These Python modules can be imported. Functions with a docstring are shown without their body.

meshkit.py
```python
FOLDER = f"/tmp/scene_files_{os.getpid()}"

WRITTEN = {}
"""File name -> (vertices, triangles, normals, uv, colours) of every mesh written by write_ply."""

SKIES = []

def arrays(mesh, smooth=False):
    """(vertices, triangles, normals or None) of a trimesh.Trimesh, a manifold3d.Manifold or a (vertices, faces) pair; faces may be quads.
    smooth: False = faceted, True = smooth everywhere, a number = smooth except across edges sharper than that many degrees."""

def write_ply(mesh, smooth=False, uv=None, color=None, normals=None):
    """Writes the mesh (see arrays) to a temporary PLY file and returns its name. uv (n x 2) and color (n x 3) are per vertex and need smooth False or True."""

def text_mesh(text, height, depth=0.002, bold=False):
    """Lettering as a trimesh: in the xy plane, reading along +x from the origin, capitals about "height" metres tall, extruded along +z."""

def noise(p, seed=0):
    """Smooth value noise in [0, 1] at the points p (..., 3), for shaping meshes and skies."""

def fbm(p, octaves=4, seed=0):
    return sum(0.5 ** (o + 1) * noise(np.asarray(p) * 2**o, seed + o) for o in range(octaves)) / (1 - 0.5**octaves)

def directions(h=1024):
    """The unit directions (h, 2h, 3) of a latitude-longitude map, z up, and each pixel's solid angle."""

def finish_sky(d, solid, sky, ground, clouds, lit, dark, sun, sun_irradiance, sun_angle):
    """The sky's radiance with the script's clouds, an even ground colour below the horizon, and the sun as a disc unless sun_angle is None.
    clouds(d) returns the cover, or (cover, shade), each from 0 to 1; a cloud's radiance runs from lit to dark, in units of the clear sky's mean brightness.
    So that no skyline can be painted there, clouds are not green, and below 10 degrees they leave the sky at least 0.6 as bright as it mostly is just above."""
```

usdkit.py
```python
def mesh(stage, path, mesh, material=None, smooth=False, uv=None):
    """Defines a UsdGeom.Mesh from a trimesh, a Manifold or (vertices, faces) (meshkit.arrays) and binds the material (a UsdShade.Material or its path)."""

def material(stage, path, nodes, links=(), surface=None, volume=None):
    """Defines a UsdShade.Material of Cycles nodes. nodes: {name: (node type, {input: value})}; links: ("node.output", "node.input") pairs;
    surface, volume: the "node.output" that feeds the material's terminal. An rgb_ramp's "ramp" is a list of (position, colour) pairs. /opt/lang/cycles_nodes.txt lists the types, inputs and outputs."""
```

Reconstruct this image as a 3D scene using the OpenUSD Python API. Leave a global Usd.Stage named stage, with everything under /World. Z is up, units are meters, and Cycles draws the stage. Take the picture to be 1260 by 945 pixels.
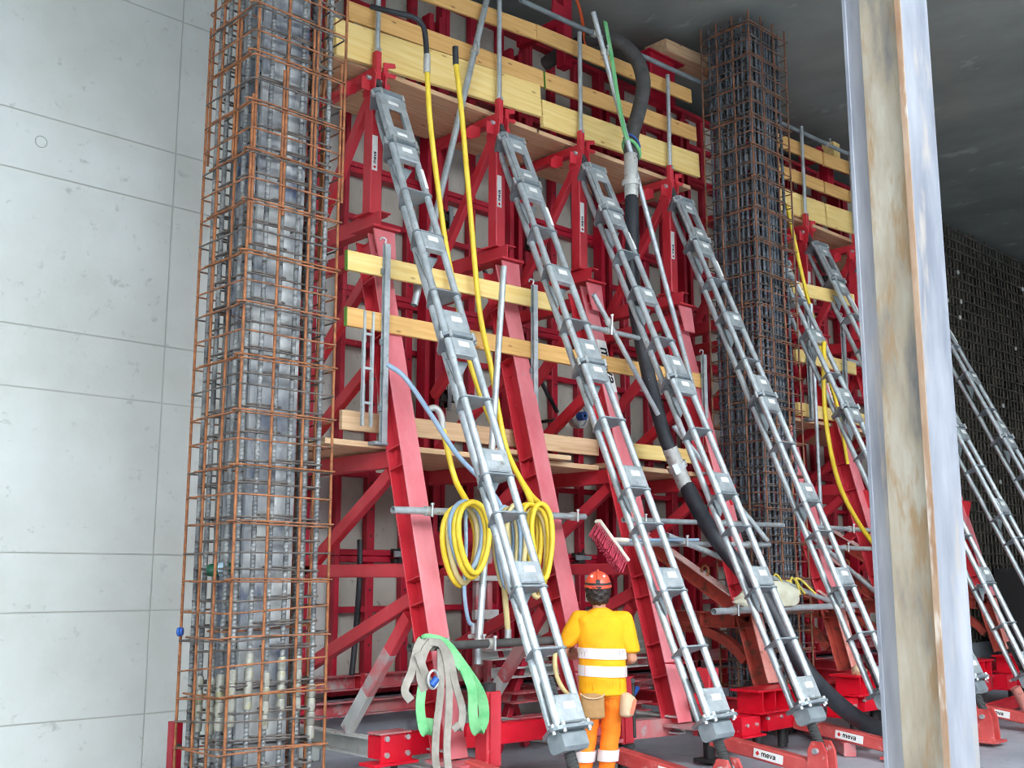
import math, random
import numpy as np
import trimesh
import manifold3d as m3
from manifold3d import Manifold
from shapely.geometry import Polygon
from pxr import Usd, UsdGeom, UsdLux, UsdShade, Gf, Sdf, Vt
import usdkit, meshkit

stage = Usd.Stage.CreateInMemory()
UsdGeom.SetStageUpAxis(stage, 'Z')
UsdGeom.SetStageMetersPerUnit(stage, 1.0)
UsdGeom.Xform.Define(stage, '/World')
UsdGeom.Scope.Define(stage, '/World/Looks')

# ------------------------------------------------------------ camera, sky, exposure
PITCH, AZ = math.atan(240 / 1360.0), math.radians(46.4)
cam = UsdGeom.Camera.Define(stage, '/World/camera')
cam.CreateHorizontalApertureAttr(36.0)
cam.CreateVerticalApertureAttr(27.0)
cam.CreateFocalLengthAttr(36.0 * 1360 / 1260)
cam.CreateExposureAttr(1.22)
_F = np.array([math.cos(AZ) * math.cos(PITCH), math.sin(AZ) * math.cos(PITCH), math.sin(PITCH)])
_R = np.array([math.sin(AZ), -math.cos(AZ), 0.0])
_U = np.cross(_R, _F)
M = np.eye(4)
M[0, :3], M[1, :3], M[2, :3], M[3, :3] = _R, _U, -_F, (0, 0, 1.72)
cam.AddTransformOp().Set(Gf.Matrix4d(*M.ravel().tolist()))

sky = UsdLux.DomeLight.Define(stage, '/World/sky')
sky.CreateIntensityAttr(1.6)
sky.CreateColorAttr(Gf.Vec3f(0.885, 0.965, 1.03))

# ------------------------------------------------------------ materials
def mat(name, nodes, links, surface='p.BSDF'):
    return usdkit.material(stage, '/World/Looks/' + name, nodes, links, surface=surface)

def noisy(name, c1, c2, scale=6.0, rough=0.5, metal=0.0, ramp=(0.35, 0.65), detail=5.0, spots=None, bump=0.0, bump_scale=60.0, stretch=(1, 1, 1), c3=None, rot=(0, 0, 0), spec=0.5):
    """Two-tone noise paint; spots = (colour, scale, threshold lo, hi) adds flecks."""
    n = {'g': ('geometry', {}), 'm': ('mapping', {'scale': stretch, 'rotation': rot}),
         'n': ('noise_texture', {'scale': scale, 'detail': detail, 'roughness': 0.6}),
         'r': ('rgb_ramp', {'ramp': [(ramp[0], c1), (ramp[1], c2)] if c3 is None else [(ramp[0], c1), (0.5 * sum(ramp), c2), (ramp[1], c3)]}),
         'p': ('principled_bsdf', {'roughness': rough, 'metallic': metal, 'specular_ior_level': spec})}
    l = [('g.position', 'm.vector'), ('m.vector', 'n.vector'), ('n.fac', 'r.fac')]
    col = 'r.color'
    if spots:
        n['n2'] = ('noise_texture', {'scale': spots[1], 'detail': 4.0, 'roughness': 0.65})
        n['mr'] = ('map_range', {'from_min': spots[2], 'from_max': spots[3], 'to_min': 0.0, 'to_max': 1.0, 'clamp': True})
        n['x'] = ('mix_color', {'b': spots[0]})
        l += [('m.vector', 'n2.vector'), ('n2.fac', 'mr.value'), ('mr.result', 'x.fac'), (col, 'x.a')]
        col = 'x.result'
    l.append((col, 'p.base_color'))
    if bump:
        n['n3'] = ('noise_texture', {'scale': bump_scale, 'detail': 4.0})
        n['b'] = ('bump', {'strength': bump, 'distance': 0.01})
        l += [('m.vector', 'n3.vector'), ('n3.fac', 'b.height'), ('b.normal', 'p.normal')]
    return mat(name, n, l)

def lin(r, g, b):
    return tuple(((x / 255 + 0.055) / 1.055) ** 2.4 if x > 10 else x / 255 / 12.92 for x in (r, g, b))

def plain(name, c, rough=0.5, metal=0.0):
    return mat(name, {'p': ('principled_bsdf', {'base_color': c, 'roughness': rough, 'metallic': metal})}, [])

CONC_SPILL = lin(176, 160, 158)
K = {}
K['wall'] = noisy('cast_concrete', lin(184, 187, 180), lin(200, 204, 200), 0.8, 0.62, detail=8, spots=(lin(170, 173, 168), 8.0, 0.62, 0.72), bump=0.12, bump_scale=26)
K['joint'] = plain('joint_concrete', lin(168, 169, 162), 0.9)
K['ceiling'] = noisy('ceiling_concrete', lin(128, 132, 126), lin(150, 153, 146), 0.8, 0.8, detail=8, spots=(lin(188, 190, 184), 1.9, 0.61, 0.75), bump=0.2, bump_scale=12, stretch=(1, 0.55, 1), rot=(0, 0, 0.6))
K['floor'] = noisy('floor_concrete', lin(148, 152, 160), lin(172, 175, 182), 0.9, 0.55, detail=8, spots=(lin(120, 122, 126), 3.0, 0.58, 0.72), bump=0.1)
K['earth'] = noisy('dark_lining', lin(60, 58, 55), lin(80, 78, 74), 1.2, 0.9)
K['ply'] = noisy('form_plywood', lin(158, 155, 143), lin(186, 184, 173), 1.4, 0.6, detail=6, spots=(lin(130, 126, 116), 14.0, 0.62, 0.7), stretch=(1, 1, 0.6))
K['red_panel'] = noisy('crimson_enamel', lin(158, 14, 40), lin(184, 22, 50), 3.0, 0.45, spots=(lin(190, 120, 125), 22.0, 0.68, 0.74))
K['red_frame'] = noisy('red_enamel', lin(190, 34, 46), lin(205, 58, 70), 2.5, 0.42, spots=(lin(205, 120, 122), 16.0, 0.66, 0.76), stretch=(1, 1, 0.5))
K['red_sheen'] = noisy('sky_sheen_red_enamel', lin(214, 104, 112), lin(230, 140, 146), 2.2, 0.38, spots=(lin(190, 150, 145), 18.0, 0.66, 0.74), stretch=(1, 1, 0.4))  # sheen of the sky on the strut fronts, mixed into the red
K['red_rust'] = noisy('rusty_red_enamel', lin(150, 56, 44), lin(178, 72, 58), 3.0, 0.6, spots=(lin(96, 58, 44), 9.0, 0.52, 0.68))
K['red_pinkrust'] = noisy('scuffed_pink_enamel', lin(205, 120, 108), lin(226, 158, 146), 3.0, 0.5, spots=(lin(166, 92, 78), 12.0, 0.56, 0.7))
K['red_dust_lit'] = noisy('dusty_lit_pink_enamel', lin(226, 176, 166), lin(244, 214, 206), 4.0, 0.6, spots=(lin(190, 110, 96), 12.0, 0.6, 0.72))  # dusty pink, lightened further to replace light missing on the brace top
K['red_bright'] = noisy('fresh_red_enamel', lin(205, 12, 36), lin(224, 24, 48), 2.0, 0.33, spots=(lin(225, 150, 150), 30.0, 0.69, 0.74))
K['red_spill'] = noisy('concrete_splashed_red', lin(186, 70, 80), lin(200, 104, 108), 2.0, 0.55, spots=(CONC_SPILL, 5.0, 0.52, 0.64), c3=lin(186, 140, 138))
K['grey_spill'] = noisy('concrete_coated_steel', lin(184, 184, 180), lin(206, 206, 202), 3.0, 0.75, spots=(lin(170, 100, 100), 8.0, 0.66, 0.74))
K['galv'] = noisy('galvanised_steel', lin(166, 174, 178), lin(196, 202, 204), 9.0, 0.42, 0.45, detail=6, spots=(lin(150, 146, 140), 14.0, 0.6, 0.72))
K['galv_dark'] = noisy('dull_zinc_plate', lin(128, 138, 142), lin(152, 160, 164), 7.0, 0.5, 0.35)
K['bolt'] = plain('zinc_bolt', lin(205, 208, 208), 0.3, 0.6)
K['spindle'] = mat('threaded_steel', {'t': ('texture_coordinate', {}), 'w': ('wave_texture', {'wave_type': 'bands', 'bands_direction': 'z', 'scale': 22.0}), 'b': ('bump', {'strength': 0.9, 'distance': 0.01}),
                   'p': ('principled_bsdf', {'base_color': lin(82, 84, 84), 'roughness': 0.5, 'metallic': 0.3})}, [('t.object', 'w.vector'), ('w.fac', 'b.height'), ('b.normal', 'p.normal')])
K['sticker'] = plain('white_sticker', lin(236, 236, 232), 0.5)
K['ink'] = plain('black_print', lin(22, 22, 24), 0.6)
K['red_ink'] = plain('red_print', lin(200, 30, 40), 0.6)
def woodmat(name, c1, c2, knot):
    return mat(name, {'g': ('geometry', {}), 'm': ('mapping', {'scale': (0.7, 14.0, 14.0)}), 'n': ('noise_texture', {'scale': 2.4, 'detail': 5.0, 'distortion': 0.5}),
                      'r': ('rgb_ramp', {'ramp': [(0.3, c1), (0.7, c2)]}), 'm2': ('mapping', {'scale': (1.6, 5.0, 5.0)}), 'v': ('voronoi_texture', {'scale': 1.7}),
                      'k': ('map_range', {'from_min': 0.05, 'from_max': 0.12, 'to_min': 0.8, 'to_max': 0.0, 'clamp': True}), 'x': ('mix_color', {'b': knot}),
                      'p': ('principled_bsdf', {'roughness': 0.6, 'specular_ior_level': 0.3})},
               [('g.position', 'm.vector'), ('m.vector', 'n.vector'), ('n.fac', 'r.fac'), ('g.position', 'm2.vector'), ('m2.vector', 'v.vector'), ('v.distance', 'k.value'), ('k.result', 'x.fac'), ('r.color', 'x.a'), ('x.result', 'p.base_color')])
K['board'] = woodmat('yellow_formply', lin(236, 198, 118), lin(248, 220, 150), lin(160, 112, 60))
K['board_dull'] = woodmat('worn_timber', lin(212, 160, 92), lin(230, 184, 118), lin(130, 88, 50))
K['plank'] = woodmat('raw_plank', lin(196, 156, 118), lin(222, 188, 150), lin(126, 88, 58))
K['green_end'] = plain('green_end_paint', lin(112, 158, 62), 0.6)
K['rust'] = noisy('orange_rust', lin(122, 74, 44), lin(166, 104, 62), 14.0, 0.75, spots=(lin(118, 66, 40), 30.0, 0.55, 0.7))
K['rust_thin'] = noisy('brown_rust', lin(128, 84, 58), lin(178, 112, 72), 9.0, 0.75, spots=(lin(96, 78, 66), 12.0, 0.5, 0.64))
K['rust_shaded'] = noisy('shaded_brown_rust', lin(112, 76, 56), lin(150, 98, 70), 6.0, 0.8, spots=(lin(96, 84, 76), 9.0, 0.5, 0.64))  # darker rust for the right cage, its shade painted into the colour
def barmat(name, c1, c2):
    return mat(name, {'t': ('geometry', {}), 'm': ('mapping', {'rotation': (0.35, 0.0, 0.0)}), 'w': ('wave_texture', {'wave_type': 'bands', 'bands_direction': 'z', 'scale': 11.0}), 'b': ('bump', {'strength': 0.45, 'distance': 0.012}),
                      'n': ('noise_texture', {'scale': 5.0, 'detail': 5.0}), 'r': ('rgb_ramp', {'ramp': [(0.35, c1), (0.65, c2)]}), 'p': ('principled_bsdf', {'roughness': 0.5, 'metallic': 0.25})},
               [('t.position', 'm.vector'), ('m.vector', 'w.vector'), ('t.position', 'n.vector'), ('w.fac', 'b.height'), ('b.normal', 'p.normal'), ('n.fac', 'r.fac'), ('r.color', 'p.base_color')])
K['rebar'] = barmat('ribbed_steel', lin(92, 94, 96), lin(150, 152, 150))
K['rebar_shaded'] = barmat('shaded_ribbed_steel', lin(66, 70, 76), lin(112, 118, 126))  # darker copy of the ribbed steel, shade of the right cage painted in
K['stirrup'] = noisy('mill_scale_steel', lin(82, 78, 76), lin(116, 106, 98), 8.0, 0.6, 0.2)
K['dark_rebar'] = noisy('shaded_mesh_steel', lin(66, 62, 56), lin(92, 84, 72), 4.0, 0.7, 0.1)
K['core'] = noisy('flaking_steel', lin(112, 118, 130), lin(206, 206, 202), 2.6, 0.6, 0.1, detail=8, spots=(lin(92, 104, 132), 3.2, 0.56, 0.68), stretch=(1, 1, 0.6))
K['hb_flange'] = noisy('bluish_mill_steel', lin(100, 104, 114), lin(152, 154, 160), 2.4, 0.5, 0.1, detail=8, spots=(lin(150, 142, 134), 5.0, 0.58, 0.7), stretch=(1, 1, 0.25))
K['hb_web'] = noisy('weathered_web_steel', lin(74, 80, 90), lin(152, 140, 120), 3.6, 0.65, detail=9, spots=(lin(146, 120, 88), 8.0, 0.53, 0.64), stretch=(1, 1, 0.22), bump=0.2, bump_scale=25, c3=lin(176, 170, 156))
K['hb_rust'] = noisy('rust_streak_steel', lin(124, 88, 60), lin(160, 138, 116), 6.0, 0.7, stretch=(1, 1, 0.3), spots=(lin(200, 196, 188), 4.0, 0.54, 0.64))
K['coupler'] = noisy('scaled_coupler', lin(140, 138, 128), lin(182, 180, 168), 9.0, 0.5, 0.3, spots=(lin(150, 146, 110), 9.0, 0.52, 0.64))
K['red_brick'] = noisy('brick_red_enamel', lin(184, 58, 56), lin(206, 92, 88), 3.0, 0.5, spots=(lin(206, 150, 146), 12.0, 0.62, 0.72))
K['hose_y'] = noisy('yellow_hose', lin(226, 192, 40), lin(240, 210, 70), 5.0, 0.45)
K['hose_b'] = noisy('blue_grey_hose', lin(132, 160, 186), lin(160, 182, 200), 5.0, 0.45)
K['hose_t'] = noisy('tan_hose', lin(196, 176, 120), lin(214, 196, 140), 5.0, 0.5)
K['rubber'] = noisy('black_rubber', lin(30, 32, 38), lin(46, 48, 54), 10.0, 0.5, spots=(lin(150, 150, 150), 24.0, 0.7, 0.76))
K['rubber_dusty'] = noisy('dusty_rubber', lin(62, 61, 60), lin(84, 82, 80), 6.0, 0.7)
K['coupling'] = noisy('worn_coupling', lin(176, 176, 172), lin(204, 203, 198), 9.0, 0.45, 0.35, spots=(lin(150, 138, 122), 9.0, 0.56, 0.66))
K['strap_g'] = noisy('green_webbing', lin(96, 176, 112), lin(136, 200, 140), 7.0, 0.8)
K['strap_w'] = noisy('grey_webbing', lin(134, 128, 118), lin(164, 156, 146), 7.0, 0.85)
K['blue'] = plain('blue_plastic', lin(40, 90, 170), 0.45)
K['black'] = plain('black_steel', lin(44, 42, 42), 0.5)
K['bottle'] = plain('green_plastic', lin(20, 74, 52), 0.2)
K['labelblue'] = plain('pale_blue_label', lin(176, 206, 224), 0.5)
K['orange_plastic'] = plain('orange_plastic', lin(228, 92, 40), 0.45)
K['paper'] = noisy('crumpled_sacking', lin(214, 208, 178), lin(230, 226, 204), 6.0, 0.85)
K['yellow_net'] = plain('yellow_netting', lin(214, 190, 80), 0.7)
K['skin'] = plain('skin', lin(196, 140, 112), 0.5)
K['hair'] = noisy('dark_hair', lin(30, 22, 20), lin(52, 38, 32), 40.0, 0.6, bump=0.6, bump_scale=60)
K['shirt'] = noisy('yellow_shirt', lin(252, 160, 0), lin(255, 178, 6), 5.0, 0.8, bump=0.35, bump_scale=9)
K['trousers'] = noisy('orange_trousers', lin(255, 122, 14), lin(255, 136, 26), 5.0, 0.8, bump=0.4, bump_scale=9)
K['reflective'] = plain('reflective_band', lin(232, 220, 218), 0.4)
K['helmet'] = plain('coral_helmet', lin(236, 88, 62), 0.35)
K['leather'] = noisy('tan_leather', lin(158, 118, 70), lin(178, 136, 86), 8.0, 0.7)
K['canvas'] = noisy('dusty_canvas', lin(196, 164, 130), lin(212, 182, 150), 8.0, 0.8)
K['coral_trim'] = plain('coral_trim', lin(232, 120, 92), 0.7)
K['boot'] = plain('dark_boot', lin(70, 58, 52), 0.6)
K['bristle'] = plain('red_bristles', lin(190, 62, 84), 0.7)
K['broomwood'] = plain('pale_broom_wood', lin(232, 222, 206), 0.6)
K['spacer'] = plain('white_spacer', lin(200, 200, 196), 0.6)

# ------------------------------------------------------------ mesh helpers
def V3(*a):
    return np.array(a, float)
def unit(v):
    v = np.asarray(v, float)
    return v / max(np.linalg.norm(v), 1e-12)

class MB:
    def __init__(s):
        s.v, s.f, s.n = [], [], 0
    def add(s, v, f):
        v, f = np.asarray(v, float), np.asarray(f, int)
        s.v.append(v); s.f.append(f + s.n); s.n += len(v)
        return s
    def tri(s, mesh):
        if hasattr(mesh, 'to_mesh'):
            q = mesh.to_mesh(); return s.add(q.vert_properties[:, :3], q.tri_verts)
        return s.add(mesh.vertices, mesh.faces)
    def facet(s, mesh):
        """Adds a trimesh with its faces split (hard edges)."""
        t = mesh.vertices[mesh.faces].reshape(-1, 3)
        return s.add(t, np.arange(len(t)).reshape(-1, 3))
    def prism(s, prof, p0, p1, ax, ay):
        """Extrudes the closed convex 2D profile from p0 to p1 in the frame ax, ay."""
        p0, p1 = np.asarray(p0, float), np.asarray(p1, float)
        pr = np.array([a * ax + b * ay for a, b in prof]); k = len(pr)
        A, B = pr + p0, pr + p1
        vs, fs = [], []
        for i in range(k):
            j = (i + 1) % k
            o = len(vs); vs += [A[i], A[j], B[j], B[i]]; fs += [(o, o + 1, o + 2), (o, o + 2, o + 3)]
        for ring, flip in ((A, True), (B, False)):
            o = len(vs); vs += list(ring)
            fs += [((o, o + i + 1, o + i) if flip else (o, o + i, o + i + 1)) for i in range(1, k - 1)]
        fr = np.cross(ax, ay) @ (p1 - p0)
        f = np.array(fs)
        if fr < 0:
            f = f[:, ::-1]
        return s.add(vs, f)
    def bar(s, p0, p1, w, h, up=(0, 0, 1), ch=0.0):
        """Box beam from p0 to p1: w across, h along 'up', chamfered by ch."""
        d = unit(np.asarray(p1, float) - np.asarray(p0, float)); up = np.asarray(up, float)
        if abs(unit(up) @ d) > 0.99:
            up = V3(0, 1, 0) if abs(d[1]) < 0.9 else V3(1, 0, 0)
        ax = unit(np.cross(d, up)); ay = np.cross(ax, d)
        a, b, c = w / 2, h / 2, min(ch, w / 2.5, h / 2.5)
        prof = [(-a, -b), (a, -b), (a, b), (-a, b)] if c <= 0 else [(-a + c, -b), (a - c, -b), (a, -b + c), (a, b - c), (a - c, b), (-a + c, b), (-a, b - c), (-a, -b + c)]
        return s.prism(prof, p0, p1, ax, ay)
    def box(s, c, size, ch=0.0):
        c, h = np.asarray(c, float), np.asarray(size, float) / 2
        if h[0] >= h[1] and h[0] >= h[2]:
            return s.bar(c - V3(h[0], 0, 0), c + V3(h[0], 0, 0), 2 * h[1], 2 * h[2], (0, 0, 1), ch)
        if h[1] >= h[2]:
            return s.bar(c - V3(0, h[1], 0), c + V3(0, h[1], 0), 2 * h[0], 2 * h[2], (0, 0, 1), ch)
        return s.bar(c - V3(0, 0, h[2]), c + V3(0, 0, h[2]), 2 * h[0], 2 * h[1], (0, 1, 0), ch)
    def ibeam(s, p0, p1, w, h, t, up=(0, 0, 1)):
        p0, p1 = np.asarray(p0, float), np.asarray(p1, float)
        d = unit(p1 - p0); ax = unit(np.cross(d, np.asarray(up, float))); ay = np.cross(ax, d)
        s.bar(p0, p1, t * 0.8, h - 2 * t, ay)
        for q in (-1, 1):
            o = ay * q * (h / 2 - t / 2); s.bar(p0 + o, p1 + o, w, t, ay)
        return s
    def channel(s, p0, p1, w, h, t, up, side):
        """U profile, web on the given side (+1/-1 across)."""
        p0, p1 = np.asarray(p0, float), np.asarray(p1, float)
        d = unit(p1 - p0); ax = unit(np.cross(d, np.asarray(up, float))); ay = np.cross(ax, d)
        o = ax * side * (w / 2 - t / 2); s.bar(p0 + o, p1 + o, t, h, ay)
        for q in (-1, 1):
            o = ay * q * (h / 2 - t / 2) - ax * side * t / 2; s.bar(p0 + o, p1 + o, w - t, t, ay)
        return s
    def tube(s, pts, r, n=10, closed=False, caps=True, hollow=0.0):
        pts = np.asarray(pts, float); k = len(pts)
        rr = np.full(k, r) if np.ndim(r) == 0 else np.asarray(r, float)
        tan = np.gradient(pts, axis=0) if not closed else (np.roll(pts, -1, 0) - np.roll(pts, 1, 0))
        tan = np.array([unit(t) for t in tan])
        a = V3(0, 0, 1) if abs(tan[0][2]) < 0.9 else V3(1, 0, 0)
        nx = unit(np.cross(tan[0], a)); ang = np.arange(n) * 2 * math.pi / n
        ring = []
        for i in range(k):
            nx = unit(nx - tan[i] * (nx @ tan[i])); ny = np.cross(tan[i], nx)
            ring.append(pts[i] + rr[i] * (np.cos(ang)[:, None] * nx + np.sin(ang)[:, None] * ny))
        v = np.vstack(ring); f = []
        for i in range(k if closed else k - 1):
            A, B = i * n, ((i + 1) % k) * n
            for j in range(n):
                q = (j + 1) % n; f += [(A + j, A + q, B + q), (A + j, B + q, B + j)]
        s.add(v, f)
        if caps and not closed:
            for e, flip in ((0, True), (k - 1, False)):
                if hollow:
                    c = pts[e]; inner = c + (ring[e] - c) * hollow
                    deep = inner + tan[e] * (0.12 if flip else -0.12)
                    w = np.vstack([ring[e], inner, inner, deep]); g = []
                    for j in range(n):
                        q = (j + 1) % n
                        for lo, hi in ((0, n), (2 * n, 3 * n)):
                            t1, t2 = (lo + j, hi + j, hi + q), (lo + j, hi + q, lo + q)
                            g += [t1, t2] if flip else [t1[::-1], t2[::-1]]
                    g += [(3 * n, 3 * n + j + 1, 3 * n + j) if flip else (3 * n, 3 * n + j, 3 * n + j + 1) for j in range(1, n - 1)]
                    s.add(w, g)
                else:
                    g = [(0, j + 1, j) if flip else (0, j, j + 1) for j in range(1, n - 1)]
                    s.add(ring[e], g)
        return s
    def rod(s, p0, p1, r, n=10, **k):
        return s.tube([p0, p1], r, n, **k)
    def disc(s, c, axis, r, th, n=14):
        a = unit(axis) * th / 2
        return s.tube([np.asarray(c) - a, np.asarray(c) + a], r, n)
    def plate(s, poly, o, ux, uy, th):
        """Extruded (possibly concave, holed) polygon in the plane ux, uy through o, th thick, centred."""
        P = poly if isinstance(poly, Polygon) else Polygon(poly)
        e = trimesh.creation.extrude_polygon(P, th, engine='earcut')
        ux, uy = np.asarray(ux, float), np.asarray(uy, float); uz = np.cross(ux, uy)
        v = e.vertices; w = np.asarray(o) + v[:, :1] * ux + v[:, 1:2] * uy + (v[:, 2:] - th / 2) * uz
        return s.facet(trimesh.Trimesh(w, e.faces, process=False))
    def ribbon(s, pts, width, th, wd):
        """Flat strap along pts, its width along wd (one vector or one per point)."""
        pts = np.asarray(pts, float); k = len(pts); tan = np.gradient(pts, axis=0)
        wd = np.asarray(wd, float); wd = np.tile(wd, (k, 1)) if wd.ndim == 1 else wd
        rows = []
        for i in range(k):
            t = unit(tan[i]); w = unit(wd[i] - t * (wd[i] @ t)); nn = np.cross(t, w)
            rows.append([pts[i] + w * width / 2 * a + nn * th / 2 * b for a, b in ((-1, -1), (1, -1), (1, 1), (-1, 1))])
        rows = np.array(rows)
        for j in range(4):
            q = (j + 1) % 4
            v = np.vstack([rows[:, j], rows[:, q]]); f = []
            for i in range(k - 1):
                f += [(i, k + i, k + i + 1), (i, k + i + 1, i + 1)]
            s.add(v, f)
        s.add(rows[0], [(0, 2, 1), (0, 3, 2)]); s.add(rows[-1], [(0, 1, 2), (0, 2, 3)])
        return s
    def arrays(s):
        return np.vstack(s.v), np.vstack(s.f)

used = {}
def numbered(name, parent='/World'):
    k = used.get((parent, name), 0); used[(parent, name)] = k + 1
    return name if k == 0 else '%s_%03d' % (name, k)
def path_of(p):
    return '/World' if p is None else str(p if isinstance(p, (str, Sdf.Path)) else p.GetPath())
def build(name, mb, m, parent=None, label=None):
    pp = path_of(parent)
    v, f = mb.arrays() if isinstance(mb, MB) else (np.asarray(mb[0]), np.asarray(mb[1]))
    q = usdkit.mesh(stage, pp + '/' + numbered(name, pp), (v, f), K[m] if isinstance(m, str) else m, smooth=True).GetPrim()
    if label:
        q.SetCustomDataByKey('label', label)
    return q
LABELS = {}
def tag(o, label=None, cat=None, group=None, kind=None):
    for k, v in (('label', label), ('category', cat), ('group', group), ('kind', kind)):
        if v:
            o.SetCustomDataByKey(k, v)
    return o
def xf(p, loc=(0, 0, 0), rot=None):
    """rot: 3x3 with the local axes as rows."""
    m = np.eye(4)
    if rot is not None:
        m[:3, :3] = rot
    m[3, :3] = loc
    x = UsdGeom.Xformable(p); x.ClearXformOpOrder(); x.AddTransformOp().Set(Gf.Matrix4d(*m.ravel().tolist()))
def thing(name, label, cat, loc=(0, 0, 0), rot=None, group=None, kind=None):
    o = UsdGeom.Xform.Define(stage, '/World/' + numbered(name)).GetPrim()
    xf(o, loc, rot); return tag(o, label, cat, group, kind)
def copy(src, label, cat, loc=(0, 0, 0), rot=None, group=None, inst=True):
    base = src.GetName()
    if base[-4:-3] == '_' and base[-3:].isdigit():
        base = base[:-4]
    o = UsdGeom.Xform.Define(stage, '/World/' + numbered(base)).GetPrim()
    o.GetReferences().AddInternalReference(src.GetPath())
    xf(o, loc, rot); tag(o, label, cat, group); o.SetInstanceable(inst)
    return o
def curve(pts, n=8):
    """Catmull-Rom through pts."""
    p = np.asarray(pts, float); p = np.vstack([2 * p[0] - p[1], p, 2 * p[-1] - p[-2]]); out = []
    for i in range(1, len(p) - 2):
        for t in np.arange(n) / n:
            a, b, c, d = p[i - 1:i + 3]
            out.append(0.5 * (2 * b + (c - a) * t + (2 * a - 5 * b + 4 * c - d) * t * t + (3 * b - a - 3 * c + d) * t ** 3))
    return np.array(out + [p[-2]])
def zrot(deg):
    c, s_ = math.cos(math.radians(deg)), math.sin(math.radians(deg)); return np.array([[c, s_, 0], [-s_, c, 0], [0, 0, 1]])
TXT = {}
def text_on(parent, text, o, ux, uy, h, m='ink', th=0.002, bold=True, name='lettering'):
    """Lettering reading along ux from o (lower left corner)."""
    if (text, bold) not in TXT:
        TXT[(text, bold)] = meshkit.text_mesh(text, 1.0, 1.0, bold)
    e = TXT[(text, bold)]; v = e.vertices
    ux, uy = unit(ux), unit(uy); uz = np.cross(ux, uy)
    w = np.asarray(o) + v[:, :1] * h * ux + v[:, 1:2] * h * uy + v[:, 2:] * th * uz
    return build(name, MB().facet(trimesh.Trimesh(w, e.faces, process=False)), m, parent)
def maker_plate(parent, o, ux, uy, length, h, small=False):
    """White plate with a red mark and the word on it; o = its centre, proud along ux x uy."""
    ux, uy = unit(ux), unit(uy); uz = np.cross(ux, uy); o = np.asarray(o, float)
    build('sign_plate', MB().plate([(-length / 2, -h / 2), (length / 2, -h / 2), (length / 2, h / 2), (-length / 2, h / 2)], o, ux, uy, 0.004), 'sticker', parent, 'white plate with maker lettering')
    q = o + uz * 0.002
    a = h * 0.27; c = q - ux * (length / 2 - h * 0.55)
    build('red_mark', MB().plate([(0, -a), (a, 0), (0, a * 1.2), (-a, 0)], c + uz * 0.001, ux, uy, 0.002), 'red_ink', parent)
    text_on(parent, 'meva', q - ux * (length / 2 - h * 1.05) - uy * h * 0.2, ux, uy, min(h * 0.56, (length - h * 1.2) / 3.0))

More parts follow.
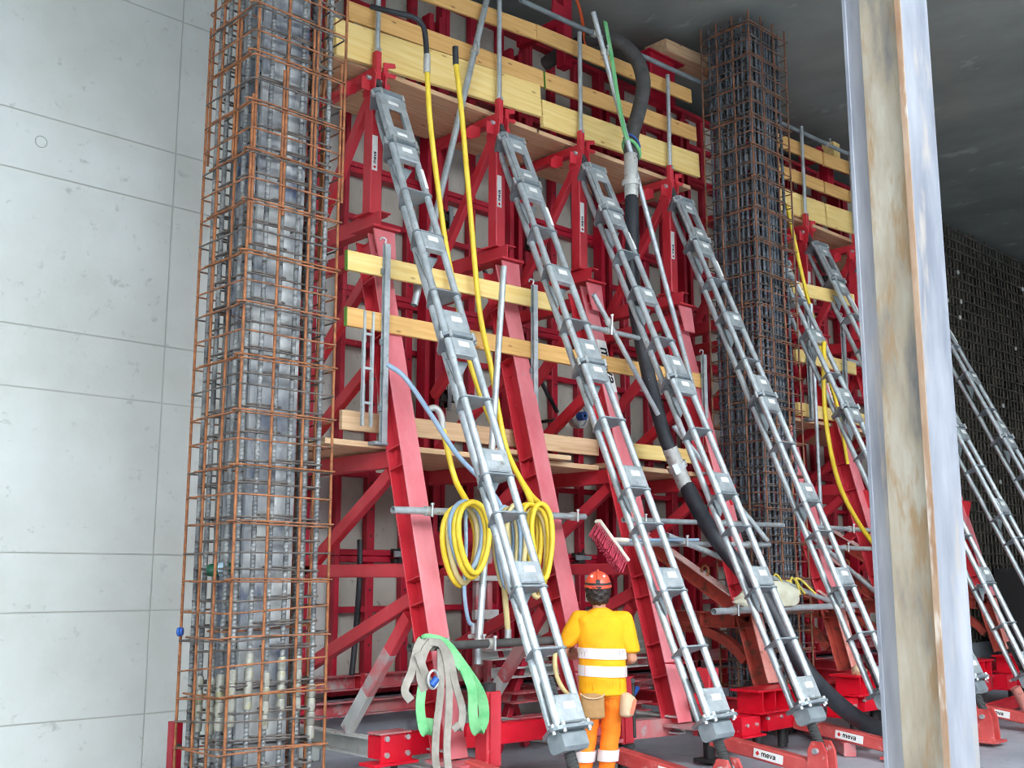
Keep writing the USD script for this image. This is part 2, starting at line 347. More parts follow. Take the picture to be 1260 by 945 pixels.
# ------------------------------------------------------------ the setting
def struct(name, mb, m, parent=None, label=None):
    o = build(name, mb, m, parent)
    if parent is None:
        tag(o, label, None, None, 'structure')
    return o
struct('floor', MB().box((10, 3, -0.15), (300, 300, 0.3)), 'floor', None, 'pale grey concrete slab under the formwork')
CEIL = [(-14, 0.0), (9, 0.0), (13, -12), (40, -12), (40, 13), (-14, 13)]  # unseen part of the outline stretched on the right to keep daylight out
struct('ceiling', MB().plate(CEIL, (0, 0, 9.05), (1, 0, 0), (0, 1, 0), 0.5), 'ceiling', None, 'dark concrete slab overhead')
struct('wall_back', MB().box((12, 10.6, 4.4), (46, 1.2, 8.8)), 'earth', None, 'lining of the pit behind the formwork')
struct('added_wall_right', MB().box((33, 1, 4.4), (0.5, 20, 8.8)), 'earth', None, 'added dark end wall out of view, darkening the right side')  # added out of view to darken the right side
struct('added_wall_end', MB().box((-10.5, 4.2, 4.4), (0.5, 11, 8.8)), 'wall', None, 'added unseen concrete wall on the left, blocking side light')  # added out of view to shut off light from the left
struct('added_wall_front', MB().box((8, -12.3, 4.0), (60, 0.6, 8.0)), 'earth', None, 'added unseen wall behind the camera, blocking the low sky')  # added unseen, screens low sky so the left wall darkens upwards
struct('added_trim_2', MB().box((-2.5, 0.2, 8.5), (23, 0.4, 0.62)), 'ceiling', None, 'added unseen beam under the slab edge, cutting light on the upper wall')  # added downstand, trims the sky that reaches the upper left wall
struct('trim_1', MB().box((18.2, 9.65, 0.28), (23.8, 0.75, 0.56)), 'floor', None, 'concrete upstand under the formwork panels')
# the finished wall: one pour, its form panels printed as fields between recessed joints
wall = thing('wall_left', 'finished pale concrete wall with form panel joints left of the rebar columns', None, kind='structure')
build('backing', MB().box((-2.135, 9.656, 4.4), (16.93, 0.70, 8.8)), 'joint', wall)
zs = [0, 0.58, 1.45, 1.93, 3.28, 3.80, 5.13, 5.65, 6.98, 7.5, 8.8]
xs = [-10.3, -7.5, -5.1, -2.7, -0.3, 2.1, 4.5, 6.34]
random.seed(4)
for i in range(len(xs) - 1):
    for j in range(len(zs) - 1):
        g = 0.007
        y = 9.3 + random.uniform(-0.0015, 0.0015)
        mb = MB().bar(((xs[i] + xs[i + 1]) / 2, y + 0.03, zs[j] + g), ((xs[i] + xs[i + 1]) / 2, y + 0.03, zs[j + 1] - g), xs[i + 1] - xs[i] - 2 * g, 0.06, (0, 1, 0), 0.002)
        build('concrete_panel', mb, 'wall', wall)
build('tie_hole_ring', MB().tube([(3.27 + 0.05 * math.cos(a), 9.298, 5.42 + 0.05 * math.sin(a)) for a in np.linspace(0, 2 * math.pi, 19)[:-1]], 0.004, 6, True), 'joint', wall)

# ------------------------------------------------------------ formwork panels
def panel(h, label, group):
    t = thing('formwork_panel', label, 'formwork panel', group=group)
    w, d = 1.346, 0.12
    for x in (0.03, w - 0.03):
        mb = MB().bar((x, d / 2, 0.003), (x, d / 2, h - 0.003), 0.06, d, (0, 1, 0), 0.006)
        build('side_rail', mb, 'red_panel', t)
    for z in (0.033, h - 0.033):
        build('end_rail', MB().bar((0.06, d / 2, z), (w - 0.06, d / 2, z), d, 0.06, (0, 0, 1), 0.006), 'red_panel', t)
    for x in (0.45, 0.9):
        mb = MB().bar((x, d / 2 + 0.01, 0.063), (x, d / 2 + 0.01, h - 0.063), 0.10, d - 0.03, (0, 1, 0), 0.01)
        rb = build('rib', mb, 'red_panel', t)
        hb = MB()
        for z in np.arange(0.2, h - 0.1, 0.27):
            hb.disc((x, 0.0245, z), (0, 1, 0), 0.012, 0.003, 10)
        build('hole', hb, 'black', rb)
    zc = 0.82 if h > 1.2 else 0.55
    for a, b in ((0.06, 0.40), (0.50, 0.85), (0.95, w - 0.06)):
        build('cross_rib', MB().bar((a, d / 2 + 0.015, zc), (b, d / 2 + 0.015, zc), d - 0.04, 0.06, (0, 0, 1), 0.006), 'red_panel', t)
    build('plywood', MB().box((w / 2, d + 0.012, h / 2), (w, 0.022, h)), 'ply', t)
    return t
GP = 'red framed formwork panels seen from their ribbed back'
LP = 'red framed formwork panel with ribs and grey facing behind the support frames'
pz = [(0.6, 1.35), (1.95, 1.35), (3.3, 1.35), (4.65, 1.35), (6.0, 1.35), (7.35, 1.05)]
proto = {}
ORD = ['first', 'second', 'third', 'fourth', 'fifth', 'sixth', 'seventh', 'eighth', 'ninth', 'tenth']
ROW = ['bottom row', 'second row up', 'third row up', 'fourth row up', 'fifth row up', 'short top row']
for i in range(1, 9):
    for j, (z, h) in enumerate(pz):
        loc = (4.97 + 1.35 * i, 9.16, z)
        lp = 'red formwork panel with grey facing, %s, %s from the left' % (ROW[j], ORD[i - 1])
        if h not in proto:
            proto[h] = panel(h, lp, GP); xf(proto[h], loc)
        else:
            copy(proto[h], lp, 'formwork panel', loc, None, GP)

# panel clamps: two jaws, a wedge and a pin
def clamp(label):
    t = thing('panel_clamp', label, 'clamp', group='clamps across the panel joints')
    for s in (-1, 1):
        build('jaw', MB().plate([(0, -0.09), (0.05, -0.1), (0.05, -0.05), (0.025, -0.04), (0.025, 0.04), (0.05, 0.05), (0.05, 0.1), (0, 0.09)], (s * 0.075, -0.02, 0), (-s, 0, 0), (0, 0, 1), 0.06), 'black', t)
    build('body', MB().box((0, -0.06, 0), (0.17, 0.04, 0.09), 0.01), 'black', t)
    build('wedge', MB().plate([(-0.02, -0.14), (0.02, -0.14), (0.032, 0.13), (-0.032, 0.13)], (0.02, -0.095, 0), (1, 0, 0), (0, 0, 1), 0.014), 'galv_dark', t)
    build('pin', MB().rod((-0.1, -0.07, -0.03), (0.12, -0.07, -0.03), 0.014), 'spindle', t)
    return t
random.seed(8)
cl = None
FXC = [5.82, 7.4, 8.65, 10.25, 11.95, 13.3, 14.65, 16.2]
def put_clamp(label, loc, rot=None):
    global cl
    if min(abs(loc[0] - q) for q in FXC) < 0.24:
        return
    if cl is None:
        cl = clamp(label); xf(cl, loc, rot)
    else:
        copy(cl, label, 'clamp', loc, rot, 'clamps across the panel joints')
for i in range(2, 9):
    n = 0
    for z in (0.98, 1.62, 2.32, 3.0, 3.66, 4.4, 5.1, 5.7, 6.5):
        if random.random() < 0.55:
            put_clamp('black clamp on the %s upright panel seam from the left, %s above the floor' % (ORD[i - 1], ORD[n]), (4.97 + 1.35 * i, 9.158, z)); n += 1
for i in range(1, 5):
    for j, z in enumerate((1.95, 3.3, 4.65)):
        put_clamp('black clamp turned across the level seam over the %s panel row, %s from the left' % (ORD[j], ORD[i - 1]), (5.75 + 1.35 * i + 0.4 * ((i + int(z)) % 2), 9.158, z), np.array([[0, 0, 1.], [0, 1, 0], [-1, 0, 0]]))

# wales along the panel foot
for k, (x0, x1) in enumerate(((5.2, 9.2), (9.25, 13.4), (13.45, 17.0))):
    where = ('near the first rebar column', 'in the middle of the row', 'at the far end of the row')[k]
    for z, nm in ((0.74, 'upper'), (0.50, 'lower')):
        t = thing('waling_beam', '%s dusty red waling channel along the panel foot, %s' % (nm, where), 'beam')
        build('channel', MB().channel((x0, 9.02, z), (x1, 9.02, z), 0.10, 0.14, 0.012, (0, 0, 1), -1), 'red_spill', t)
        for x in np.arange(x0 + 0.4, x1, 0.95):
            build('spacer_lug', MB().box((x, 9.02, z), (0.05, 0.11, 0.16), 0.004), 'red_frame', t)

# ------------------------------------------------------------ support frames
SY = lambda z: 7.9 - 0.267 * (4.82 - z)          # front line of the raking strut
SD = unit((0, -0.267, -1.0)); SN = unit((0, -1.0, 0.267))   # down the strut, out of its front face
def frame(label, rusty):
    t = thing('support_frame', label, 'support frame')
    def onstrut(z, out):
        return V3(0, SY(z), z) + SN * out
    def strut_piece(z0, z1, m, mf, nm):
        a, b = onstrut(z0, -0.10), onstrut(z1, -0.10)
        o = build(nm, MB().bar(a, b, 0.014, 0.17, SN), m, t)
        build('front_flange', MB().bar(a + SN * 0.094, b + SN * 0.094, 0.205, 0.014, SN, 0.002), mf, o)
        build('rear_flange', MB().bar(a - SN * 0.094, b - SN * 0.094, 0.205, 0.014, SN, 0.002), m, o)
        return o
    zb = 0.60 if rusty else 0.36
    if rusty:
        strut_piece(4.82, 1.34, 'red_frame', 'red_sheen', 'raking_strut')
        strut_piece(1.30, zb, 'red_rust', 'red_pinkrust', 'foot_strut')
        stiff = (4.3, 3.9, 3.1, 2.75, 2.0, 1.65)
    else:
        strut_piece(4.82, zb, 'red_frame', 'red_sheen', 'raking_strut')
        stiff = (4.4, 3.85, 2.85, 2.68, 1.75, 1.55, 1.1, 0.8)
    for z in stiff:
        mb = MB()
        for s in (-1, 1):
            mb.bar(onstrut(z, -0.185) + V3(s * 0.055, 0, 0), onstrut(z, -0.015) + V3(s * 0.055, 0, 0), 0.09, 0.014, SD)
        build('stiffener', mb, 'red_frame', t)
    # top of the strut and the bracket above it
    build('cap_plate', MB().box((0, 7.93, 4.86), (0.3, 0.36, 0.02), 0.003), 'red_frame', t)
    g = MB()
    g.plate([(-0.12, 0), (0.12, 0), (0.09, -0.32), (-0.09, -0.32)], (0, 7.80, 4.84), (1, 0, 0), (0, 0.2, 0.98), 0.016)
    build('gusset', g, 'red_sheen', t)
    build('cross_beam', MB().channel((0, 7.78, 4.94), (0, 9.1, 4.94), 0.12, 0.15, 0.012, (0, 0, 1), -1), 'red_frame', t)
    build('cross_beam', MB().bar((0, 7.85, 4.66), (0, 9.1, 4.66), 0.10, 0.14, (0, 0, 1), 0.008), 'red_frame', t)
    b = MB()
    b.channel((-0.045, 8.0, 4.98), (-0.045, 8.0, 6.22), 0.07, 0.13, 0.01, (0, 1, 0), 1).channel((0.045, 8.0, 4.98), (0.045, 8.0, 6.22), 0.07, 0.13, 0.01, (0, 1, 0), -1)
    post = build('bracket_post', MB().bar((0, 8.0, 5.03), (0, 8.0, 6.22), 0.125, 0.13, (0, 1, 0), 0.008), 'red_frame', t)
    build('post_foot', MB().box((0, 8.0, 5.025), (0.22, 0.22, 0.016), 0.003), 'red_frame', post)
    maker_plate(post, (-0.026, 7.932, 5.62), (0, 0, 1), (-1, 0, 0), 0.34, 0.06)
    build('diagonal', MB().bar((0, 8.02, 6.26), (0, 9.05, 4.86), 0.075, 0.10, (0, 1, 1), 0.006), 'red_frame', t)
    hd = build('head_block', MB().box((0, 8.03, 6.24), (0.13, 0.12, 0.07), 0.006), 'red_frame', t)
    for s in (-1, 1):
        head = MB()
        head.plate([(-0.07, -0.16), (0.08, -0.16), (0.09, 0.02), (0.03, 0.1), (-0.05, 0.1), (-0.09, 0.02)], (s * 0.06, 7.98, 6.36), (0, 1, 0), (0, 0, 1), 0.016)
        head.box((s * 0.115, 7.98, 6.30), (0.10, 0.014, 0.13))
        build('fork_plate', head, 'red_frame', hd)
    build('pin', MB().rod((-0.11, 7.97, 6.36), (0.11, 7.97, 6.36), 0.022), 'galv', hd)
    build('hook_plate', MB().plate([(0, 0), (0.14, 0.02), (0.15, 0.06), (0.05, 0.05), (0.05, 0.1), (0.14, 0.13), (0.13, 0.17), (0, 0.14)], (0.05, 7.93, 6.40), (1, 0, 0), (0, 0, 1), 0.016), 'red_frame', hd)
    build('deck_beam', MB().bar((0, 7.98, 6.43), (0, 9.1, 6.43), 0.09, 0.10, (0, 0, 1), 0.006), 'red_frame', t)
    sl = build('post_socket', MB().bar((0, 7.965, 6.36), (0, 7.965, 6.64), 0.065, 0.065, (0, 1, 0), 0.006), 'red_frame', t)
    build('flag_plate', MB().plate([(0, 0), (0.12, -0.01), (0.19, -0.07), (0.19, -0.16), (0.12, -0.16), (0, -0.1)], (-0.1, 8.16, 6.36), (-1, 0, 0), (0, 0, 1), 0.02), 'red_frame', t)
    # upright against the panels and the lacing
    for s in (-1, 1):
        build('upright', MB().channel((s * 0.07, 9.08, 0.4), (s * 0.07, 9.08, 8.0), 0.06, 0.14, 0.01, (0, 1, 0), -s), 'red_panel', t)
    lace = [((7.84, 4.62), (8.98, 3.62)), ((7.78, 3.72), (8.98, 2.96)), ((7.62, 2.62), (9.0, 1.72)), ((7.5, 2.74), (9.05, 2.74))]
    lace += [] if rusty else [((7.3, 1.79), (9.05, 1.79)), ((7.30, 1.56), (9.0, 0.86)), ((7.34, 1.42), (8.18, 0.44))]
    for k, ((ya, za), (yb, zb2)) in enumerate(lace):
        m = 'red_frame'
        hh = 0.15 if k == 3 else 0.115
        lb = build('lacing_bar', MB().bar((0, ya, za), (0, yb, zb2), 0.075, hh, (0, 0.3, 1), 0.008), m, t)
        if k == 6:
            q = lambda f_: (0, ya + (yb - ya) * f_, za + (zb2 - za) * f_)
            build('splashed_length', MB().bar(q(0.3), q(0.68), 0.079, hh + 0.004, (0, 0.3, 1), 0.008), 'red_spill', lb, 'length splashed with concrete')
            build('crusted_end', MB().bar(q(0.66), q(1.0), 0.082, hh + 0.007, (0, 0.3, 1), 0.008), 'grey_spill', lb, 'lower end coated in dried concrete')
    gp = MB().plate([(0, 0), (0.16, 0.02), (0.2, -0.42), (0.08, -0.46)], (0.045, 7.22, 1.86), (0, 1, 0), (0, 0, 1), 0.012) if not rusty else MB().plate([(0, 0), (0.3, 0.05), (0.26, -0.2), (0.05, -0.22)], (0.045, 7.2, 2.7), (0, 1, 0), (0, 0, 1), 0.012)
    build('gusset', gp, 'red_frame', t)
    build('gusset', MB().plate([(0, 0), (0.22, 0.08), (0.2, -0.3), (0.02, -0.26)], (0.045, 7.44, 2.84), (0, 1, 0), (0, 0, 1), 0.012), 'red_frame', t)
    ch = MB().channel((0, 6.75, 0.33), (0, 9.1, 0.33), 0.11, 0.16, 0.014, (0, 0, 1), 1)
    build('bottom_chord', ch, 'grey_spill' if not rusty else 'red_frame', t)
    if rusty:
        hb = build('tie_beam', MB().ibeam((0, 8.36, 1.23), (0, 6.95, 1.23), 0.16, 0.17, 0.016), 'red_rust', t)
        for y in (8.1, 7.65, 7.2):
            q = MB()
            for s in (-1, 1):
                q.box((s * 0.04, y, 1.23), (0.07, 0.014, 0.138))
            build('stiffener', q, 'red_rust', hb)
        dg = build('diagonal_brace', MB().bar((0, 8.6, 2.2), (0, 7.03, 1.28), 0.014, 0.14, (0, -0.5, 1)), 'red_rust', t)
        n_ = unit((0, -0.92, 1.57))
        build('top_flange', MB().bar(V3(0, 8.6, 2.2) + n_ * 0.075, V3(0, 7.03, 1.28) + n_ * 0.075, 0.15, 0.014, n_), 'red_dust_lit', dg)
        build('bottom_flange', MB().bar(V3(0, 8.6, 2.2) - n_ * 0.075, V3(0, 7.03, 1.28) - n_ * 0.075, 0.15, 0.014, n_), 'red_rust', dg)
        build('ring', MB().tube([(0.0, 7.62 + 0.05 * math.cos(a), 1.76 + 0.06 * math.sin(a)) for a in np.linspace(0, 2 * math.pi, 15)[:-1]], 0.014, 8, True), 'rust', dg)
        arc = [(0, 7.95 - 0.95 * math.sin(a), 1.14 - 0.62 * (1 - math.cos(a))) for a in np.linspace(0, 1.1, 7)]
        build('knee_brace', MB().ribbon(arc, 0.10, 0.10, (1, 0, 0)), 'red_rust', t)
    else:
        jk = build('jack_housing', MB().bar((0.19, 6.58, 0.30), (0.19, 6.58, 0.86), 0.15, 0.15, (0, 1, 0), 0.012), 'red_frame', t)
        build('jack_cover', MB().bar((0.19, 6.498, 0.31), (0.19, 6.498, 0.85), 0.11, 0.012, (0, 1, 0)), 'red_frame', jk)
        build('jack_collar', MB().disc((0.19, 6.58, 0.89), (0, 0, 1), 0.06, 0.06), 'black', jk)
        jl = build('jack_leg', MB().rod((0.19, 6.58, 0.03), (0.19, 6.58, 0.32), 0.045, 12), 'black', t)
        build('jack_nut', MB().box((0.19, 6.58, 0.26), (0.26, 0.07, 0.05), 0.012).disc((0.19, 6.58, 0.21), (0, 0, 1), 0.07, 0.06, 6), 'spindle', jl)
        build('jack_foot', MB().box((0.19, 6.58, 0.015), (0.22, 0.22, 0.03), 0.004), 'black', jl)
        build('foot_plate', MB().box((0.02, 6.72, 0.33), (0.34, 0.42, 0.03), 0.004), 'red_spill', t)
        build('bracket_plate', MB().box((-0.22, 6.62, 0.92), (0.2, 0.14, 0.012)), 'red_frame', t)
        build('side_link', MB().box((0.06, 6.62, 0.58), (0.14, 0.03, 0.1), 0.005), 'red_bright', t)
    return t
FX = [5.82, 7.4, 8.65, 10.25, 11.95, 13.3, 14.65, 16.2]
FZ = [0, 0.02, 0.03, 0.05, 0.12, 0.15, 0.15, 0.15]
FL = ['red raking support frame nearest the left rebar column, with slings on its foot', 'red support frame left of the worker, second in the row', 'red support frame just right of the worker, behind the broom',
      'red support frame with rusty foot and tie beam, just left of the right rebar column', 'support frame with rusty foot standing just right of the right rebar column',
      'red support frame left of the steel column, its strut showing a white maker plate', 'red support frame hidden mostly behind the bare steel column', 'red support frame at the right edge, right of the steel column']
fa = frame(FL[0], False); xf(fa, (FX[0], 0, FZ[0]))
for i in (1, 2):
    fr_ = copy(fa, FL[i], 'support frame', (FX[i], 0, FZ[i]), inst=False)
    if i == 2:
        c = V3(0.03, SY(3.92), 3.92) + SN * 0.004
        build('strut_plate', MB().plate([(-0.3, -0.075), (0.3, -0.075), (0.3, 0.075), (-0.3, 0.075)], c, SD, np.cross(SN, SD), 0.004), 'sticker', fr_, 'white maker plate on the strut')
        text_on(fr_, 'meva', c + SN * 0.003 - SD * 0.22 - np.cross(SN, SD) * 0.04, SD, np.cross(SN, SD), 0.12)
fb = frame(FL[3], True); xf(fb, (FX[3], 0, FZ[3]))
for i in (4, 5, 6, 7):
    fr_ = copy(fb, FL[i], 'support frame', (FX[i], 0, FZ[i]), inst=False)
    if i == 5:
        c = V3(0.0, SY(4.1), 4.1) + SN * 0.004
        build('strut_plate', MB().plate([(-0.2, -0.06), (0.2, -0.06), (0.2, 0.06), (-0.2, 0.06)], c, SD, np.cross(SN, SD), 0.004), 'sticker', fr_, 'white maker plate on the strut')
        text_on(fr_, 'meva', c + SN * 0.003 - SD * 0.16 - np.cross(SN, SD) * 0.03, SD, np.cross(SN, SD), 0.1)

# ------------------------------------------------------------ heavy push-pull props
def prop(label, L):
    """Local z runs from the foot pin to the head pin, local y out of the prop's back (under) side, x across."""
    t = thing('push_pull_prop', label, 'prop')
    TX, TYF, TYB, r = 0.125, -0.085, 0.11, 0.031
    def tri_plate(z, g=0.045, th=0.014):
        P = Polygon([(-TX, TYF), (TX, TYF), (0, TYB)]).buffer(g, 4)
        return MB().plate(P, (0, 0, z), (1, 0, 0), (0, 1, 0), th)
    joints = [3.63, 5.73]
    for z0, z1 in ((0.37, 3.60), (3.66, 5.70), (5.76, 6.32)):
        for x, y in ((-TX, TYF), (TX, TYF), (0, TYB)):
            build('tube', MB().rod((x, y, z0), (x, y, z1), r, 12), 'galv', t)
    build('spindle', MB().rod((0, 0, -0.02), (0, 0, 0.76), 0.042, 12), 'spindle', t)
    build('spindle', MB().rod((0, 0, 5.95), (0, 0, L - 0.03), 0.042, 12), 'spindle', t)
    def boltset(z, par):
        for x, y in ((-TX, TYF - 0.055), (TX, TYF - 0.055), (-TX - 0.055, TYF), (TX + 0.055, TYF)):
            build('bolt', MB().disc((x, y, z), (0, 0, 1), 0.016, 0.07, 6), 'bolt', par)
    # foot block and head block
    eb = build('end_plate', tri_plate(0.37, 0.075, 0.025), 'galv_dark', t); boltset(0.37, eb)
    build('end_block', MB().box((0, -0.02, 0.29), (0.25, 0.15, 0.14), 0.025), 'galv_dark', eb)
    ep = build('end_plate', tri_plate(6.32, 0.06, 0.04), 'galv_dark', t); boltset(6.3, ep)
    # window plate of the top section
    win = Polygon([(-0.15, 5.76), (0.15, 5.76), (0.15, 6.3), (-0.15, 6.3)], [[(-0.075, 5.90), (0.075, 5.90), (0.075, 6.12), (-0.075, 6.12)]])
    wp = build('window_plate', MB().plate(win, (0, TYF - 0.034, 0), (1, 0, 0), (0, 0, 1), 0.01), 'galv', t)
    for z in (5.82, 6.20):
        build('sticker', MB().box((0, TYF - 0.041, z), (0.11, 0.003, 0.035)), 'sticker', wp)
    for z in joints:
        f = build('flange', tri_plate(z, 0.06, 0.03), 'galv_dark', t); boltset(z, f)
    def face_box(z0, z1):
        bx = build('joint_box', MB().box((0, TYF - 0.005, (z0 + z1) / 2), (2 * TX - 0.02, 0.075, z1 - z0), 0.012), 'galv', t)
        build('sticker', MB().box((0, TYF - 0.044, (z0 + z1) / 2 + 0.02), (0.11, 0.003, 0.05)), 'sticker', bx)
        build('web_plate', MB().plate([(-TX, 0), (TX, 0), (0, -0.2)], (0, 0.0, z0 + 0.02), (1, 0, 0), (0, -0.35, 0.94), 0.01), 'galv_dark', bx)
    for z0, z1 in ((0.40, 0.60), (1.44, 1.62), (2.37, 2.57), (3.44, 3.61), (3.66, 3.88), (4.52, 4.70), (5.52, 5.71)):
        face_box(z0, z1)
        if z0 not in (0.40, 3.44, 3.66, 5.52):
            build('collar', tri_plate(z1 if z0 > 3 else z0 - 0.02, 0.042, 0.014), 'galv_dark', t)
    for z in (0.94, 2.02, 3.04, 4.08, 5.16):
        build('collar', tri_plate(z, 0.045, 0.014), 'galv_dark', t)
    tl = MB().box((TX, TYF - r - 0.001, 5.35), (0.035, 0.004, 0.22))
    build('tube_label', tl, 'sticker', t, 'white maker label stuck on the tube')
    return t
PX = [5.82, 7.4, 8.65, 10.25, 11.95, 13.3, 14.65, 16.2]
foot_y = [5.45, 5.34, 5.27, 5.4, 5.3, 5.25, 5.12, 5.1]
foot_z = [0.33, 0.27, 0.29, 0.29, 0.30, 0.29, 0.29, 0.29]
head_z = [6.36, 6.39, 6.40, 6.42, 6.5, 6.52, 6.52, 6.52]
PL = ['silver lattice push-pull prop crossing in front of the left support frame, foremost on the left', 'silver lattice prop right of the worker, its foot behind the red clevis', 'silver lattice prop beside the black concrete hose, third from the left',
      'silver lattice prop crossing in front of the right rebar column', 'silver prop emerging from behind the right rebar column near the yellow hose', 'silver prop with its dark top beside the right rebar column, running behind the steel column',
      'silver prop right of the steel column, middle one of three', 'silver prop at the right edge in front of the dark rebar mat, uppermost of three']
pr = None
for i in range(8):
    foot, hd = V3(PX[i], foot_y[i], foot_z[i]), V3(PX[i], 7.97, head_z[i])
    d = unit(hd - foot); ax = V3(1, 0, 0); ay = np.cross(d, ax)
    L = np.linalg.norm(hd - foot); sc = L / 6.61
    rot = np.array([ax, ay, d * sc])
    if pr is None:
        pr = prop(PL[0], 6.61); xf(pr, foot, rot)
    else:
        copy(pr, PL[i], 'prop', foot, rot)
# feet: a clevis on a beam lying back towards the frame
def foot_beam(label, m='red_brick'):
    t = thing('anchor_beam', label, 'beam')
    for s in (-1, 1):
        build('clevis_plate', MB().plate([(-0.10, -0.24), (0.10, -0.24), (0.085, 0.0), (0.045, 0.075), (-0.045, 0.075), (-0.085, 0.0)], (s * 0.07, 0, 0), (0, 1, 0), (0, 0, 1), 0.03), m, t)
    build('base_plate', MB().box((0, 0, -0.25), (0.28, 0.28, 0.025), 0.004), m, t)
    build('pin', MB().rod((-0.12, 0, 0), (0.12, 0, 0), 0.025), 'galv', t)
    a, b = V3(0, 0.08, -0.15), V3(0, 1.12, -0.02)
    bm = build('beam', MB().bar(a, b, 0.12, 0.12, (0, 0, 1), 0.01), m, t)
    for s in (-1, 1):
        n_ = V3(s, 0, 0)
        dirn = unit(b - a) * s
        upv = unit(np.cross(n_, dirn))
        maker_plate(bm, a + (b - a) * 0.4 + n_ * 0.063, dirn, upv, 0.30, 0.075)
    return t
AL = ['red anchor beam with clevis under the leftmost prop, cut by the lower frame edge', 'red anchor beam with clevis and maker plate right of the worker', 'red anchor beam with white maker plate and clevis left of the hose bend',
      'red anchor beam and clevis behind the steel column', 'red anchor beam and clevis behind the steel column, further along', 'red anchor beam under the prop right of the steel column', 'red anchor beam beyond the right edge', 'last red anchor beam beyond the right edge']
ab = None
for i in range(6):
    loc = (PX[i], foot_y[i], foot_z[i])
    if ab is None:
        ab = foot_beam(AL[0]); xf(ab, loc)
    else:
        copy(ab, AL[i], 'beam', loc)

# ------------------------------------------------------------ rebar columns
def cage(name, label, loc, W, D, H, seed, nx, ny, core, thick):
    t = thing(name, label, 'rebar cage', loc)
    rnd = random.Random(seed)
    # inner thick bars
    ins = 0.075
    pts = [(x, y) for x in np.linspace(ins, W - ins, nx) for y in (ins, D - ins)] + [(x, y) for y in np.linspace(ins, D - ins, ny)[1:-1] for x in (ins, W - ins)]
    k = 0
    for x, y in pts:
        dx, dy = rnd.uniform(-0.016, 0.016), rnd.uniform(-0.012, 0.012)
        top = H - rnd.uniform(0.0, 0.12)
        zz = rnd.uniform(3.0, 6.5)
        b = build('main_bar', MB().tube([(x + dx, y + dy, 0), (x + dx + rnd.uniform(-.008, .008), y + dy, zz), (x + dx, y + dy, top)], thick, 10), 'rebar' if core else 'rebar_shaded', t)
        if core and k % 2 == 0:
            zc = rnd.uniform(0.72, 1.0)
            c = MB()
            for q in range(4):
                c.tube([(x + dx, y + dy, zc - 0.2 + q * 0.1 + 0.002), (x + dx, y + dy, zc - 0.2 + q * 0.1 + 0.02), (x + dx, y + dy, zc - 0.2 + q * 0.1 + 0.08), (x + dx, y + dy, zc - 0.2 + q * 0.1 + 0.098)], [thick + 0.008, thick + 0.013, thick + 0.013, thick + 0.008], 12)
            build('coupler', c, 'coupler', b, 'pale threaded coupler sleeve')
        k += 1
    # outer mesh verticals with laps
    per = [(x, y) for x in np.linspace(0, W, 4) for y in (0, D)] + [(x, y) for y in np.linspace(0, D, 4)[1:-1] for x in (0, W)]
    for x, y in per:
        lean = rnd.uniform(-0.012, 0.012)
        z1 = rnd.uniform(4.9, 6.3) if core else H
        build('mesh_bar', MB().tube([(x - lean, y, 0), (x + lean, y, z1)], 0.0115, 8), 'rust' if core else 'rust_shaded', t)
        if core:
            ox = 0.028 if y in (0, D) else 0.0
            oy = 0.0 if y in (0, D) else 0.028
            build('mesh_bar', MB().tube([(x + ox, y + oy, z1 - 1.2), (x - lean + ox, y + oy, H - 0.05)], 0.0115, 8), 'rust', t)
    def hoop(x0, x1, y0, y1, z, r, m, nm, tilt, rad=0.03, par=t):
        p = []
        for cx, cy, a0 in ((x1 - rad, y1 - rad, 0), (x0 + rad, y1 - rad, 90), (x0 + rad, y0 + rad, 180), (x1 - rad, y0 + rad, 270)):
            for a in (a0, a0 + 45, a0 + 90):
                x, y = cx + rad * math.cos(math.radians(a)), cy + rad * math.sin(math.radians(a))
                p.append((x, y, z + tilt[0] * (x - W / 2) + tilt[1] * (y - D / 2)))
        return build(nm, MB().tube(p, r, 6, True), m, par)
    z = 0.1; i = 0
    while z < H - 0.05:
        low = core and z < 1.5
        tl = (rnd.uniform(-0.05, 0.07), rnd.uniform(-0.16, 0.02)) if low else (rnd.uniform(-0.012, 0.012), rnd.uniform(-0.012, 0.012))
        e = 0.014
        hoop(-e, W + e, -e, D + e, z, 0.0072, ('rust_thin' if i % 3 else 'stirrup') if core else 'rust_shaded', 'mesh_ring', tl)
        if i % 2 == 0:
            # U-shaped hairpins whose ends stand proud of the corners
            u = MB().tube(curve([(W + e, -e - 0.016, z + 0.015), (0.1, -e - 0.016, z + 0.02), (-e - 0.03, -e - 0.016, z + 0.015), (-e - 0.045, 0.0, z + 0.01), (-e - 0.016, 0.05, z), (-e - 0.016, D * 0.8, z)], 4), 0.0075, 6)
            build('hairpin', u, ('rust_thin' if i % 4 else 'rust') if core else 'rust_shaded', t)
        # inner links, darker, doubled
        zz = z + rnd.uniform(0.05, 0.11)
        tl2 = (tl[0] * 0.6 + rnd.uniform(-0.02, 0.02), tl[1] * 0.6)
        a = ins - thick - 0.008
        hoop(a, W - a, a, D - a, zz, 0.0085, 'stirrup', 'link', tl2)
        for q in range(1):
            x0 = rnd.choice([0.13, 0.3, 0.42]) * W; x1 = x0 + rnd.choice([0.35, 0.45]) * W
            hoop(x0, x1, a + 0.006, D - a - 0.006, zz + 0.02 + 0.025 * q, 0.0085, 'stirrup', 'link', tl2)
        if i % 2:
            z += 0.2 + rnd.uniform(-0.012, 0.012); i += 1
            continue
        y0 = rnd.choice([0.15, 0.3]) * D
        hoop(a + 0.004, W - a - 0.004, y0, y0 + 0.45 * D, zz - 0.03, 0.0085, 'stirrup' if i % 3 else 'rust_thin', 'link', tl2)
        z += 0.2 + rnd.uniform(-0.012, 0.012); i += 1
